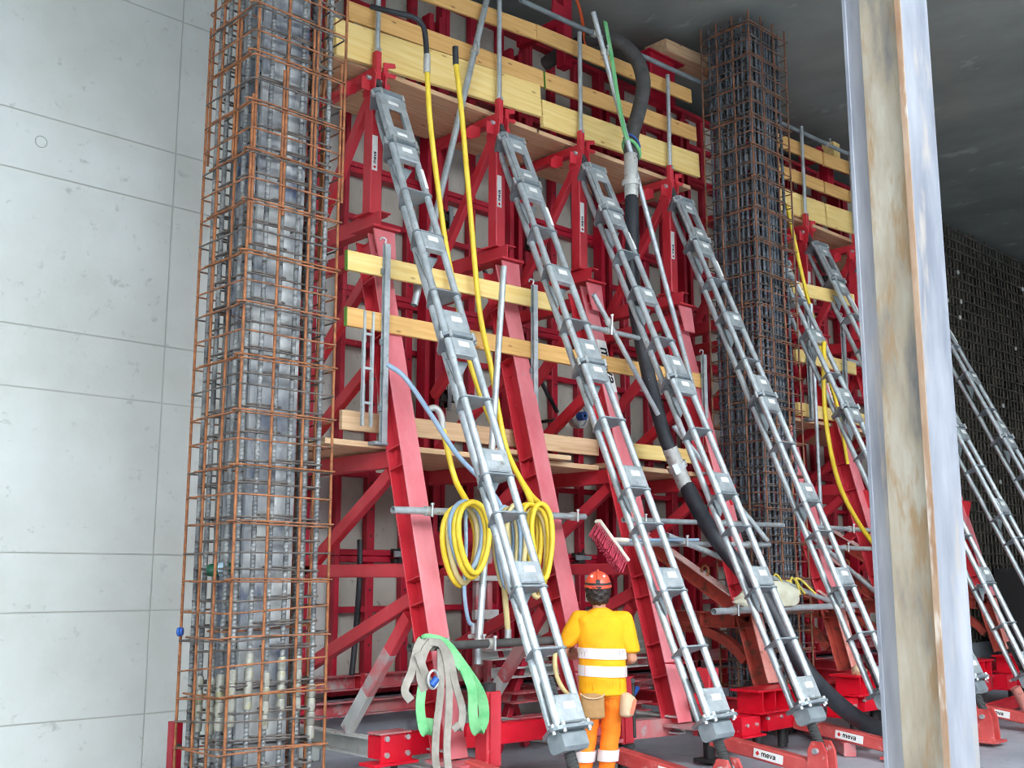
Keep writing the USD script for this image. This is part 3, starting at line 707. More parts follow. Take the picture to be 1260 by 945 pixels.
    if core:
        s = build('steel_core', MB().ibeam((W / 2 - 0.03, D / 2, 0), (W / 2 - 0.03, D / 2, H), 0.42, 0.42, 0.03, (0, 1, 0)), 'core', t, 'flaking grey steel column cast inside the cage')

    return t
cage('rebar_column', 'tall orange rebar cage around a grey steel core beside the pale wall', (4.09, 7.2, 0), 0.82, 0.73, 8.78, 11, 6, 5, True, 0.02)
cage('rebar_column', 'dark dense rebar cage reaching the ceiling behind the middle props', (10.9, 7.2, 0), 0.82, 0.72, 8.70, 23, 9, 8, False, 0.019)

# far wall reinforcement: two layers of bars
t = thing('rebar_mat', 'dark upright reinforcement mat in the unlit depth right of the steel column', 'rebar mat')
rnd = random.Random(5)
for l, y in enumerate((9.35, 9.62)):
    for k in range(80):
        x = 17.4 + 0.16 * k + rnd.uniform(-0.02, 0.02)
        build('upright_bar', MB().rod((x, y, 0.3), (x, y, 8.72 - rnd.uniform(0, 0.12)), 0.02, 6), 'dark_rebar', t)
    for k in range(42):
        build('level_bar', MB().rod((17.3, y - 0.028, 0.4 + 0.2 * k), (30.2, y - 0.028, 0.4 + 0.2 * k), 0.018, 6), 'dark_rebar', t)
for k in range(26):
    x, z = 18.5 + rnd.random() * 9, 1.5 + rnd.random() * 6.8
    build('spacer_wheel', MB().disc((x, 9.30, z), (0, 1, 0), 0.045, 0.02, 10), 'spacer', t)

# ------------------------------------------------------------ bare steel column in the foreground (H section)
t = thing('steel_column', 'bare weathered steel H column standing in the right foreground', 'steel column', (4.815, 2.31, 0))
W_, D_, tf = 0.30, 0.31, 0.022
build('front_flange', MB().bar((W_ / 2, tf / 2, 0), (W_ / 2, tf / 2, 8.8), W_, tf, (0, 1, 0), 0.003), 'hb_flange', t, 'bluish white flange facing the camera')
build('rear_flange', MB().bar((W_ / 2, D_ - tf / 2, 0), (W_ / 2, D_ - tf / 2, 8.8), W_, tf, (0, 1, 0), 0.003), 'hb_flange', t)
build('web', MB().bar((W_ / 2, tf, 4.4 - 4.4), (W_ / 2, tf, 8.8), 0.014, 0.001, (0, 1, 0)).box((W_ / 2, D_ / 2, 4.4), (0.016, D_ - 2 * tf, 8.8)), 'hb_web', t)
build('flange_edge', MB().box((0.001, tf / 2 + 0.002, 4.4), (0.008, tf + 0.006, 8.78)), 'hb_rust', t, 'rusty edge of the front flange')
f = MB()
f.prism([(0, 0), (0.04, 0), (0, 0.04)], (W_ / 2 - 0.008, tf, 0), (W_ / 2 - 0.008, tf, 8.8), V3(-1, 0, 0), V3(0, 1, 0))
build('rust_fillet', f, 'hb_rust', t, 'rusty fillet between web and flange')
build('base_plate', MB().box((W_ / 2, D_ / 2, 0.015), (0.45, 0.45, 0.03), 0.004), 'hb_web', t)

# ------------------------------------------------------------ timber: guard boards, toe boards, decks
def board(name, label, cat, p0, p1, w, h, m='board', group=None, end=None):
    o = thing(name, label, cat, group=group)
    p0, p1 = np.asarray(p0, float), np.asarray(p1, float)
    build('timber', MB().bar(p0, p1, w, h, (0, 0, 1), 0.004), m, o)
    if end:
        d = unit(p1 - p0)
        build('painted_end', MB().bar(p0 - d * 0.004, p0 + d * 0.003, w + 0.002, h + 0.002, (0, 0, 1), 0.004), end, o, 'green painted board end')
    return o
G1 = 'guard boards on the lower working deck'
board('guard_board', 'upper yellow guard board of the lower deck, green painted left end', 'board', (5.29, 7.62, 4.42), (7.89, 7.62, 4.485), 0.04, 0.175, 'board', None, 'green_end')
board('guard_board', 'middle yellow guard board of the lower deck, longest, running under the upper one', 'board', (5.30, 7.62, 3.925), (10.37, 7.62, 3.98), 0.04, 0.165, 'board_dull', None, 'green_end')
board('toe_board', 'pale toe board on the left bay of the lower deck, behind the struts', 'board', (5.36, 7.74, 3.055), (8.61, 7.74, 3.075), 0.04, 0.17, 'plank')
board('toe_board', 'toe board on the next bay of the lower deck, behind the hose coupling', 'board', (8.75, 7.74, 3.085), (10.6, 7.74, 3.11), 0.04, 0.16, 'board')
board('toe_board', 'short toe board of the lower deck right of the right rebar column', 'board', (12.35, 7.66, 3.88), (14.35, 7.66, 3.90), 0.04, 0.17, 'board')
board('guard_board', 'middle yellow guard board right of the right rebar column', 'board', (12.3, 7.62, 4.58), (13.82, 7.62, 4.585), 0.04, 0.17, 'board')
board('guard_board', 'upper yellow guard board right of the right rebar column', 'board', (12.3, 7.62, 5.47), (13.88, 7.62, 5.57), 0.04, 0.18, 'board')
board('toe_board', 'thick yellow edge board of the upper deck, left bay with knots', 'board', (5.39, 8.05, 6.68), (8.08, 8.05, 6.88), 0.05, 0.36, 'board')
board('toe_board', 'thick yellow edge board of the upper deck, right bay behind the hose', 'board', (8.11, 8.05, 6.75), (10.93, 8.05, 6.895), 0.05, 0.31, 'board')
board('guard_board', 'middle guard board of the upper deck, reaching from the left column to the green mark', 'board', (5.53, 8.05, 6.995), (8.13, 8.05, 7.155), 0.035, 0.19, 'board_dull')
board('guard_board', 'middle guard board of the upper deck between the green mark and the right column', 'board', (8.16, 8.05, 7.155), (10.9, 8.05, 7.31), 0.035, 0.19, 'board_dull', None, 'green_end')
board('guard_board', 'top guard board of the upper deck, left piece ending at the orange cloth', 'board', (5.6, 8.05, 7.46), (8.02, 8.05, 7.675), 0.035, 0.18, 'board_dull')
board('guard_board', 'top guard board of the upper deck, right piece behind the bent hose', 'board', (8.03, 8.05, 7.68), (10.82, 8.05, 7.80), 0.035, 0.18, 'board_dull')
for k, (z0, z1, nm) in enumerate(((7.795, 7.935, 'top'), (7.35, 7.44, 'middle'), (6.93, 7.04, 'bottom'))):
    hh = (0.2, 0.18, 0.34)[k]
    board('guard_board' if k < 2 else 'toe_board', '%s yellow board of the far upper deck beside the right rebar column' % nm, 'board', (12.6, 8.05, z0 - 0.03), (13.95, 8.05, z0 + 0.03), 0.04, hh, 'board_dull' if k < 2 else 'board')
    board('guard_board' if k < 2 else 'toe_board', '%s yellow board of the far upper deck touching the steel column in view' % nm, 'board', (14.0, 8.05, z0 + 0.03), (16.4, 8.05, z1 + 0.06), 0.04, hh, 'board_dull' if k < 2 else 'board')
# deck planks: each plank its own thing
def deck(x0, x1, ya, yb, n, z, th, m, where, g, tilt=0.0):
    wd = (yb - ya) / n
    for k in range(n):
        y = ya + (k + 0.5) * wd
        e0, e1 = random.uniform(-0.05, 0.05), random.uniform(-0.05, 0.05)
        board('deck_plank', '%s plank from the front of %s' % (ORD[k], where), 'plank', (x0 + e0, y, z), (x1 + e1, y, z + tilt), wd - 0.008, th, m, g)
random.seed(3)
deck(5.21, 8.58, 7.70, 8.98, 5, 2.86, 0.05, 'plank', 'the lower deck, left bay', 'planks of the lower deck', 0.0)
deck(8.66, 10.7, 7.70, 8.98, 5, 2.90, 0.05, 'plank', 'the lower deck, middle bay', 'planks of the lower deck', 0.0)
deck(12.3, 16.4, 7.70, 8.98, 5, 3.76, 0.05, 'plank', 'the lower deck beyond the right column', 'planks of the far lower deck', 0.0)
deck(5.3, 8.07, 8.09, 9.05, 4, 6.53, 0.05, 'plank', 'the upper deck, left bay', 'planks of the upper deck', 0.02)
deck(8.12, 10.85, 8.09, 9.05, 4, 6.55, 0.05, 'plank', 'the upper deck, right bay', 'planks of the upper deck', 0.04)
deck(12.6, 16.4, 8.09, 9.05, 4, 6.75, 0.05, 'plank', 'the upper deck beyond the right column', 'planks of the far upper deck', 0.0)
board('loose_plank', 'short offcut plank stacked on the lower deck beside the second strut', 'plank', (7.0, 7.66, 2.915), (8.05, 7.66, 2.915), 0.14, 0.045, 'plank')
# upper deck posts and rail
def post(label, p0, p1, r=0.026):
    o = thing('guard_post', label, 'post')
    build('tube', MB().rod(p0, p1, r, 10, hollow=0.8), 'galv', o)
    d = unit(np.asarray(p1, float) - np.asarray(p0, float)); m_ = np.asarray(p0, float) + d * 0.06
    build('socket_bolt', MB().disc(m_ + V3(0, -0.03, 0), (0, 1, 0), 0.02, 0.03, 6), 'bolt', o)
    return o
for k, (x, z) in enumerate(((5.82, 8.0), (7.4, 8.05), (8.65, 7.87), (10.25, 7.88), (13.3, 8.1), (14.65, 8.1))):
    post('grey tube guard post of the upper deck, %s from the left' % ORD[k], (x, 7.965, 6.6 + (0.12 if k > 3 else 0)), (x, 7.965, z))
def flat_post(label, x, z0, z1, y=7.565):
    o = thing('guard_rail_post', label, 'post')
    build('upright', MB().channel((x, y, z0), (x, y, z1), 0.055, 0.045, 0.008, (0, 1, 0), -1), 'galv', o)
    build('hook', MB().tube(curve([(x - 0.02, y, z1), (x - 0.02, y - 0.01, z1 + 0.04), (x - 0.06, y, z1 + 0.05), (x - 0.075, y, z1 + 0.02)], 4), 0.008, 6), 'bolt', o)
    for z in (z0 + 0.3, (z0 + z1) / 2, z1 - 0.25):
        build('board_clip', MB().box((x, y + 0.0125, z), (0.09, 0.02, 0.05), 0.004), 'galv_dark', o)
    build('foot_shoe', MB().box((x - 0.03, y + 0.03, z0), (0.14, 0.10, 0.03), 0.004), 'galv_dark', o)
    return o
flat_post('bright galvanised rail post at the left end of the lower deck', 5.68, 2.86, 4.63)
flat_post('galvanised rail post right of the second strut on the lower deck', 7.51, 2.86, 4.60)
flat_post('thin rail post with hooked top left of the right rebar column', 10.27, 2.9, 4.28)
flat_post('rail post with hooked top just right of the right rebar column', 12.55, 3.74, 5.3)
flat_post('rail post with hooked top left of the steel column', 13.45, 3.74, 5.25)
o = thing('ladder_rail', 'small galvanised ladder rail beside the left end of the lower deck', 'ladder')
for x in (5.48, 5.57):
    build('stile', MB().box((x, 7.60, 3.5), (0.022, 0.03, 1.0)), 'galv', o)
for z in (3.2, 3.5, 3.8):
    build('rung', MB().box((5.525, 7.60, z), (0.07, 0.02, 0.02)), 'galv', o)
# wood blocks and cloth at the top
o = board('timber_block', 'stack of pale timber beams laid on top near the right rebar column', 'timber', (10.45, 8.3, 8.42), (11.6, 8.3, 8.48), 0.35, 0.16, 'plank')
board('timber_block', 'single short timber end poking out over the far upper deck', 'timber', (14.6, 8.3, 8.2), (14.78, 8.3, 8.2), 0.2, 0.24, 'board')
o = thing('red_top_bracket', 'dark red bracket under the ceiling with an orange cloth tied on', 'bracket')
build('arm', MB().bar((8.8, 8.35, 7.62), (8.8, 8.35, 8.6), 0.14, 0.14, (0, 1, 0), 0.01), 'red_panel', o)
build('cheek', MB().plate([(-0.18, 0), (0.02, -0.05), (0.05, 0.12), (-0.16, 0.16)], (8.7, 8.28, 8.2), (1, 0, 0), (0, 0, 1), 0.03), 'red_panel', o)
build('cross_arm', MB().bar((8.8, 8.35, 8.2), (8.8, 9.1, 8.2), 0.12, 0.12, (0, 0, 1), 0.01), 'red_panel', o)
cp = curve([(8.58, 8.28, 8.62), (8.70, 8.24, 8.60), (8.86, 8.22, 8.66), (9.0, 8.26, 8.66)], 5)
build('cloth', MB().ribbon(cp, 0.16, 0.012, (0, 0.3, 1)), 'orange_plastic', o, 'orange cloth')
build('cloth_tail', MB().ribbon(curve([(8.9, 8.24, 8.5), (8.96, 8.22, 8.3), (9.02, 8.22, 8.0), (9.05, 8.22, 7.86)], 5), 0.06, 0.01, (1, 0.2, 0)), 'orange_plastic', o, 'orange cloth tail')
o = thing('red_top_bracket', 'dark red bracket holding the timber stack left of the right rebar column', 'bracket')
build('arm', MB().bar((10.55, 8.35, 7.7), (10.55, 8.35, 8.33), 0.5, 0.16, (0, 1, 0), 0.012), 'red_panel', o)
build('arm_cap', MB().box((10.6, 8.35, 8.335), (0.7, 0.24, 0.02)), 'red_panel', o)
o = thing('red_top_bracket', 'dark red bracket above the far upper deck left of the steel column', 'bracket')
build('arm', MB().bar((14.6, 8.35, 7.5), (14.6, 8.35, 8.08), 0.16, 0.16, (0, 1, 0), 0.01), 'red_panel', o)
build('cross_arm', MB().bar((14.1, 8.3, 8.0), (15.2, 8.3, 8.04), 0.12, 0.14, (0, 0, 1), 0.01), 'red_panel', o)
build('drum', MB().rod((14.2, 8.2, 8.0), (14.2, 8.5, 8.0), 0.12, 14), 'red_panel', o)

# ------------------------------------------------------------ scaffold tubes
def pole(label, p0, p1, r=0.0245, m='galv', clips=()):
    o = thing('scaffold_tube', label, 'tube')
    p0, p1 = np.asarray(p0, float), np.asarray(p1, float)
    build('tube', MB().rod(p0, p1, r, 12, hollow=0.82), m, o)
    d = unit(p1 - p0)
    for q in clips:
        c = p0 + (p1 - p0) * q
        k = build('coupler', MB().rod(c - d * 0.03, c + d * 0.03, r + 0.011, 12), 'coupling', o)
        build('coupler_bolt', MB().rod(c + V3(0.0, -r - 0.03, -0.05), c + V3(0, -r - 0.03, 0.05), 0.01, 6).disc(c + V3(0, -r - 0.03, 0.055), (0, 0, 1), 0.018, 0.016, 6), 'bolt', k)
    return o
pole('grey level scaffold tube tied across the first two struts, hoses hung on it', (5.38, 7.02, 2.26), (7.62, 7.02, 2.29), 0.03, 'galv', (0.16, 0.33, 0.93))
pole('dusty dark level tube low across the first strut, slings draped over it', (5.30, 6.68, 1.215), (7.2, 6.68, 1.21), 0.034, 'rubber_dusty', (0.17, 0.43))
pole('upper of two level scaffold tubes at the third and fourth struts', (8.14, 7.0, 2.28), (10.9, 7.0, 2.32), 0.027, 'galv', (0.1, 0.6))
pole('lower of two level scaffold tubes at the third and fourth struts', (7.85, 6.93, 2.05), (10.5, 6.93, 2.09), 0.027, 'galv', (0.3, 0.85))
pole('grey tube sloping down to the right between the third strut and the right column', (8.62, 6.85, 2.14), (12.07, 6.85, 1.35), 0.03, 'galv', (0.07, 0.92))
pole('level tube with open left end under the sacking beside the rusty tie beam', (9.2, 6.75, 1.40), (12.0, 6.75, 1.42), 0.034, 'galv', (0.12,))
pole('upper level tube between the right column and the steel column', (11.52, 6.98, 2.32), (14.2, 6.98, 2.32), 0.027, 'galv', (0.3,))
pole('lower level tube between the right column and the steel column', (11.50, 6.98, 2.09), (14.2, 6.98, 2.09), 0.027, 'galv', (0.25,))
pole('tube sloping down to the right in front of the yellow hose', (11.2, 6.9, 2.26), (13.2, 6.9, 1.34), 0.027, 'galv')
pole('long slanting tube crossing behind the first yellow hose, open lower end', (7.26, 8.0, 7.79), (6.12, 7.72, 4.18), 0.033, 'galv', (0.2,))
pole('upright slanting tube between the first two struts, open top', (6.77, 7.22, 4.57), (6.14, 6.85, 1.04), 0.03, 'galv', (0.64, 0.95))
pole('slanting tube with the green strap, in front of the upper deck', (8.37, 7.5, 7.83), (9.95, 7.42, 3.6), 0.029, 'galv', (0.1,))
pole('slanting tube beside the third strut, clamped at its top', (8.09, 7.3, 4.56), (9.02, 7.25, 3.42), 0.027, 'galv', (0.22,))
pole('slanting tube running down beside the black hose coupling', (9.15, 7.15, 3.3), (10.2, 6.75, 2.12), 0.027, 'galv')
pole('short level tube clamped beside the third strut near the maker plate', (7.98, 7.32, 4.22), (8.95, 7.32, 4.22), 0.027, 'galv', (0.35,))
pole('dark level tube along the top guard boards of the upper deck', (7.75, 8.0, 7.93), (11.1, 8.0, 8.03), 0.03, 'galv_dark', (0.35,))
pole('grey level tube along the far upper guard boards', (12.6, 8.0, 8.02), (16.2, 8.0, 8.1), 0.03, 'galv_dark', (0.4,))
pole('short tube stub with open end beside the steel column', (13.8, 7.74, 4.72), (14.62, 7.74, 4.72), 0.04, 'galv')
pole('upright tube standing close to the right rebar column, right of it', (12.3, 7.35, 2.2), (12.3, 7.35, 5.2), 0.024, 'galv')

# ------------------------------------------------------------ hoses and straps
def hose(name, label, cat, pts, r, m, n=6, sides=10):
    o = thing(name, label, cat)
    build('hose', MB().tube(curve(pts, n), r, sides), m, o)
    return o
def end_fitting(o, p, d, r, L=0.12):
    p = np.asarray(p, float); d = unit(d)
    f = build('end_fitting', MB().rod(p - d * 0.02, p + d * L * 0.5, r * 1.25, 10), 'bolt', o)
    build('claw', MB().box(p + d * L * 0.7, (r * 5, r * 2.2, r * 1.6), 0.004), 'bolt', f)
h1 = hose('yellow_hose', 'yellow hose hanging from the black pipe down through the foremost prop', 'hose', [(6.09, 7.55, 6.43), (6.15, 7.55, 5.83), (6.31, 7.53, 4.84), (6.42, 7.5, 4.32), (6.60, 7.48, 3.66), (6.78, 7.44, 3.22), (6.93, 7.36, 2.86), (6.99, 7.12, 2.49), (7.03, 6.97, 2.33), (6.98, 6.95, 2.15), (6.92, 6.97, 1.8)], 0.026, 'hose_y')
build('black_pipe', MB().tube(curve([(5.65, 7.85, 7.0), (5.80, 7.68, 6.93), (5.95, 7.6, 6.91), (6.05, 7.57, 6.85), (6.08, 7.56, 6.7), (6.09, 7.55, 6.5)], 5), 0.026, 10), 'rubber', h1, 'black bent pipe')
build('fitting', MB().rod((6.09, 7.55, 6.38), (6.09, 7.55, 6.56), 0.034, 10), 'coupling', h1)
h2 = hose('yellow_hose', 'second yellow hose, hanging straight from the upper deck past both guard boards', 'hose', [(6.42, 7.52, 6.59), (6.50, 7.52, 6.08), (6.59, 7.5, 5.21), (6.72, 7.5, 4.21), (6.83, 7.46, 3.68), (6.88, 7.4, 3.23), (6.90, 7.3, 2.85), (6.9, 7.05, 2.48), (6.86, 6.96, 2.34), (6.8, 6.95, 2.1)], 0.026, 'hose_y')
build('fitting', MB().rod((6.42, 7.52, 6.56), (6.41, 7.52, 6.74), 0.03, 10), 'rubber', h2)
h3 = hose('yellow_hose', 'short yellow hose dropping under the lower deck to the left coil', 'hose', [(6.12, 7.30, 3.02), (6.16, 7.27, 2.8), (6.19, 7.2, 2.55), (6.19, 7.05, 2.36), (6.15, 6.98, 2.3)], 0.026, 'hose_y')
build('bent_fitting', MB().tube(curve([(5.98, 7.34, 3.16), (6.05, 7.32, 3.18), (6.10, 7.3, 3.12), (6.12, 7.3, 3.0)], 5), 0.03, 10), 'coupling', h3)
def coil(name, label, c, rx, rz, turns, m, r, seed, par=None):
    o = thing(name, label, 'hose coil')
    rr = random.Random(seed)
    for k in range(turns):
        a0 = rr.uniform(0.9, 1.05); b0 = rr.uniform(0.88, 1.08); dy = -0.02 - 0.045 * k; ph = rr.uniform(-0.1, 0.1)
        p = [(c[0] + rx * a0 * math.cos(a) + 0.02 * math.sin(2 * a + ph), c[1] + dy + 0.015 * math.sin(a), c[2] + rz * (1 - b0) * 1.0 + rz * b0 * (math.sin(a) - 1) ) for a in np.linspace(0, 2 * math.pi, 29)[:-1]]
        build('loop', MB().tube(p, r, 8, True), m[k % len(m)], o)
    return o
coil('hose_coil', 'yellow hose coil hung on the level tube left of the foremost prop', (6.04, 6.99, 2.33), 0.17, 0.30, 5, ('hose_y', 'hose_t', 'hose_b', 'hose_y', 'hose_y'), 0.024, 2)
coil('hose_coil', 'tan and blue hose coil hung on the level tube behind the foremost prop, left bundle', (6.52, 6.99, 2.33), 0.10, 0.34, 5, ('hose_t', 'hose_b', 'hose_t', 'hose_b', 'hose_t'), 0.022, 3)
coil('hose_coil', 'yellow hose coil hung on the level tube behind the foremost prop, right bundle', (6.83, 6.99, 2.33), 0.13, 0.36, 5, ('hose_y', 'hose_y', 'hose_t', 'hose_y', 'hose_y'), 0.024, 4)
h = hose('air_hose', 'blue grey air hose looping from the lower deck down to the foremost prop', 'hose', [(5.55, 7.35, 3.5), (5.66, 7.25, 3.39), (5.90, 7.2, 3.10), (6.16, 7.15, 2.77), (6.40, 7.05, 2.52), (6.5, 6.95, 2.3), (6.50, 6.93, 2.0)], 0.022, 'hose_b')
h = hose('air_hose', 'thin blue hose hanging straight down from the left coil with a claw fitting', 'hose', [(6.08, 6.95, 2.3), (6.05, 6.9, 2.0), (6.05, 6.92, 1.65), (6.12, 6.95, 1.4), (6.19, 6.96, 1.34)], 0.017, 'hose_b')
end_fitting(h, (6.19, 6.96, 1.34), (0.1, 0, -1), 0.02)
h = hose('air_hose', 'tan hose end with claw fitting hanging below the coils behind the foremost prop', 'hose', [(6.50, 6.95, 1.75), (6.54, 6.96, 1.62), (6.57, 6.97, 1.45), (6.60, 6.98, 1.28)], 0.026, 'hose_t')
end_fitting(h, (6.60, 6.98, 1.28), (0, 0, -1), 0.024)
h = hose('air_hose', 'tan hose drooping beside the worker with both ends out of sight', 'hose', [(7.0, 6.68, 1.14), (6.88, 6.64, 1.18), (6.76, 6.58, 1.10), (6.74, 6.55, 0.95), (6.80, 6.52, 0.82), (6.95, 6.52, 0.72), (7.05, 6.56, 0.70)], 0.02, 'hose_t')
hose('yellow_hose', 'yellow hose hanging beside the right rebar column from its top', 'hose', [(12.0, 7.45, 6.5), (12.18, 7.4, 5.66), (12.41, 7.4, 5.06), (12.65, 7.4, 4.45), (12.91, 7.4, 3.94), (13.1, 7.4, 3.2)], 0.024, 'hose_y')
hose('yellow_hose', 'yellow hose swinging low between the right rebar column and the steel column', 'hose', [(11.98, 7.0, 4.6), (11.9, 6.98, 4.2), (11.9, 6.98, 3.58), (12.1, 6.98, 2.91), (12.44, 6.95, 2.44), (12.89, 6.9, 2.05), (13.3, 6.9, 1.85), (13.8, 6.9, 1.75)], 0.028, 'hose_y')
hose('yellow_hose', 'short yellow hose end under the swinging yellow hose', 'hose', [(12.6, 6.8, 2.05), (12.9, 6.8, 1.9), (13.3, 6.8, 1.8), (13.8, 6.8, 1.74)], 0.024, 'hose_y')
# concrete pump line
o = thing('concrete_hose', 'thick black concrete pump hose arching over the upper deck and down to the floor', 'hose')
pA = [(9.04, 8.9, 7.95), (9.06, 8.4, 8.02), (9.16, 7.95, 7.97), (9.32, 7.72, 7.72), (9.35, 7.62, 7.38), (9.22, 7.58, 6.99), (9.05, 7.56, 6.60), (8.97, 7.5, 6.28)]
build('upper_hose', MB().tube(curve(pA, 6), 0.085, 14), 'rubber_dusty', o)
build('coupling_pipe', MB().tube(curve([(8.96, 7.5, 6.34), (8.93, 7.48, 6.1), (8.92, 7.47, 5.82)], 4), 0.078, 14), 'coupling', o, 'pale dented steel coupling pipe')
build('coupling_ring', MB().rod((8.93, 7.48, 5.97), (8.928, 7.48, 6.03), 0.1, 16), 'coupling', o)
pB = [(8.92, 7.47, 5.85), (8.86, 7.42, 5.45), (8.80, 7.38, 4.94), (8.82, 7.36, 4.52), (8.88, 7.34, 4.18), (8.99, 7.3, 3.68), (9.15, 7.28, 3.22), (9.22, 7.25, 3.05)]
build('middle_hose', MB().tube(curve(pB, 6), 0.075, 14), 'rubber', o)
build('coupling_pipe', MB().tube([(9.20, 7.25, 3.08), (9.36, 7.2, 2.72), (9.40, 7.17, 2.62)], 0.082, 14), 'coupling', o, 'pale steel coupling pipe in two halves')
build('coupling_ring', MB().tube([(9.27, 7.23, 2.92), (9.30, 7.22, 2.86)], 0.108, 16), 'bolt', o)
build('ring_lever', MB().bar((9.17, 7.17, 2.90), (9.20, 7.14, 2.80), 0.03, 0.06), 'bolt', o)
pC = [(9.38, 7.18, 2.68), (9.36, 7.0, 2.4), (9.33, 6.8, 2.15), (9.42, 6.62, 1.88), (9.57, 6.40, 1.54), (9.62, 6.20, 1.15), (9.66, 6.02, 0.85), (9.90, 5.92, 0.60), (10.30, 5.86, 0.36), (10.78, 5.84, 0.20), (11.3, 5.84, 0.11), (11.7, 5.82, 0.10)]
build('lower_hose', MB().tube(curve(pC, 6), 0.085, 14), 'rubber', o)
o = thing('lifting_strap', 'bright green strap tied round the concrete hose under the ceiling', 'strap')
build('webbing', MB().ribbon(curve([(8.52, 7.46, 7.76), (8.60, 7.45, 7.4), (8.68, 7.44, 6.95), (8.76, 7.43, 6.6), (8.82, 7.43, 6.46)], 6), 0.075, 0.01, (1, 0.2, 0.1)), 'strap_g', o)
build('webbing', MB().tube([(8.99 + 0.092 * math.cos(a), 7.515 + 0.092 * math.sin(a), 6.42 - 0.09 * math.cos(a)) for a in np.linspace(0, 2 * math.pi, 19)[:-1]], 0.02, 8, True), 'strap_g', o)
build('blue_tie', MB().tube([(9.01 + 0.09 * math.cos(a), 7.525 + 0.09 * math.sin(a), 6.50 - 0.08 * math.cos(a)) for a in np.linspace(0, 2 * math.pi, 19)[:-1]], 0.01, 6, True), 'blue', o, 'blue tie')
# slings over the low dark tube
o = thing('lifting_sling', 'green lifting sling thrown over the low dark tube at the first strut', 'strap')
build('webbing', MB().ribbon(curve([(5.38, 6.70, 1.06), (5.42, 6.69, 1.245), (5.50, 6.65, 1.265), (5.58, 6.58, 1.22), (5.66, 6.50, 1.08), (5.74, 6.43, 0.93), (5.80, 6.42, 0.82), (5.82, 6.42, 0.70), (5.79, 6.42, 0.62)], 6), 0.085, 0.012, (1, -0.4, 0.5)), 'strap_g', o)
build('webbing', MB().ribbon(curve([(5.66, 6.47, 1.06), (5.69, 6.41, 0.9), (5.69, 6.40, 0.74), (5.71, 6.40, 0.63), (5.76, 6.41, 0.59), (5.79, 6.415, 0.63)], 6), 0.075, 0.012, (1, -0.3, 0.3)), 'strap_g', o)
build('webbing', MB().ribbon(curve([(5.37, 6.6, 0.97), (5.33, 6.58, 0.8), (5.36, 6.58, 0.64), (5.41, 6.58, 0.6), (5.44, 6.6, 0.7)], 6), 0.07, 0.012, (1, -0.3, 0)), 'strap_g', o)
def sling(label, paths, w=0.06):
    o = thing('lifting_sling', label, 'strap')
    for p in paths:
        build('webbing', MB().ribbon(curve(p, 6), w, 0.01, (1, -0.35, 0.1)), 'strap_w', o)
    return o
sling('grey webbing sling bundle looped on the tube end left of the first strut', [
    [(5.50, 6.62, 1.20), (5.40, 6.62, 1.265), (5.33, 6.62, 1.22), (5.27, 6.61, 1.05), (5.20, 6.60, 0.92), (5.25, 6.59, 0.84)],
    [(5.45, 6.60, 1.26), (5.38, 6.60, 1.18), (5.33, 6.59, 1.03), (5.37, 6.58, 0.9)],
    [(5.30, 6.58, 1.18), (5.38, 6.57, 1.0), (5.44, 6.57, 0.93)]])
sling('long grey webbing sling hanging to the floor before the first strut', [
    [(5.42, 6.60, 1.26), (5.52, 6.56, 1.22), (5.56, 6.53, 1.0), (5.54, 6.50, 0.75), (5.49, 6.46, 0.5), (5.50, 6.44, 0.3), (5.53, 6.42, 0.14)],
    [(5.50, 6.60, 1.26), (5.58, 6.55, 1.15), (5.60, 6.5, 0.95), (5.64, 6.46, 0.75), (5.60, 6.45, 0.62), (5.55, 6.45, 0.66)],
    [(5.52, 6.58, 1.2), (5.5, 6.55, 0.9), (5.42, 6.5, 0.62), (5.40, 6.48, 0.42), (5.42, 6.46, 0.3)]], 0.055)
o = thing('steel_shackle', 'blue shackle pin hanging among the grey slings', 'shackle')
build('bow', MB().tube([(5.42 + 0.05 * math.cos(a), 6.54, 0.985 + 0.065 * math.sin(a)) for a in np.linspace(0, 2 * math.pi, 17)[:-1]], 0.011, 8, True), 'coupling', o)
build('pin', MB().rod((5.40, 6.54, 0.94), (5.45, 6.54, 0.99), 0.028, 10), 'blue', o)

# ------------------------------------------------------------ base beams and brackets
o = thing('base_beam', 'bright red box beam lying behind the foot of the first strut', 'beam')
build('beam', MB().bar((5.30, 7.10, 0.455), (7.7, 7.10, 0.43), 0.14, 0.17, (0, 0, 1), 0.008), 'red_bright', o)
build('end_bracket', MB().plate([(0, 0), (0.30, 0), (0.30, 0.22), (0, 0.22)], (5.30, 7.015, 0.345), (1, 0, 0), (0, 0, 1), 0.018), 'red_bright', o)
build('end_flange', MB().box((5.42, 7.06, 0.335), (0.42, 0.2, 0.022), 0.003), 'red_bright', o)
build('top_edge', MB().box((5.42, 7.06, 0.56), (0.3, 0.16, 0.014)), 'red_spill', o)
for x in (5.35, 5.55):
    for z in (0.40, 0.52):
        build('bolt', MB().disc((x, 7.0, z), (0, 1, 0), 0.022, 0.03, 6), 'bolt', o)
for x in (5.35, 5.5):
    build('support_leg', MB().rod((x, 7.1, 0), (x, 7.1, 0.33), 0.028, 8), 'spindle', o)
o = thing('base_beam', 'low faded red beam on the floor right of the worker', 'beam')
build('beam', MB().channel((7.75, 6.93, 0.36), (8.75, 6.93, 0.33), 0.12, 0.16, 0.014, (0, 0, 1), 1), 'red_spill', o)
build('support_leg', MB().rod((8.1, 6.93, 0), (8.1, 6.93, 0.29), 0.03, 8), 'spindle', o)
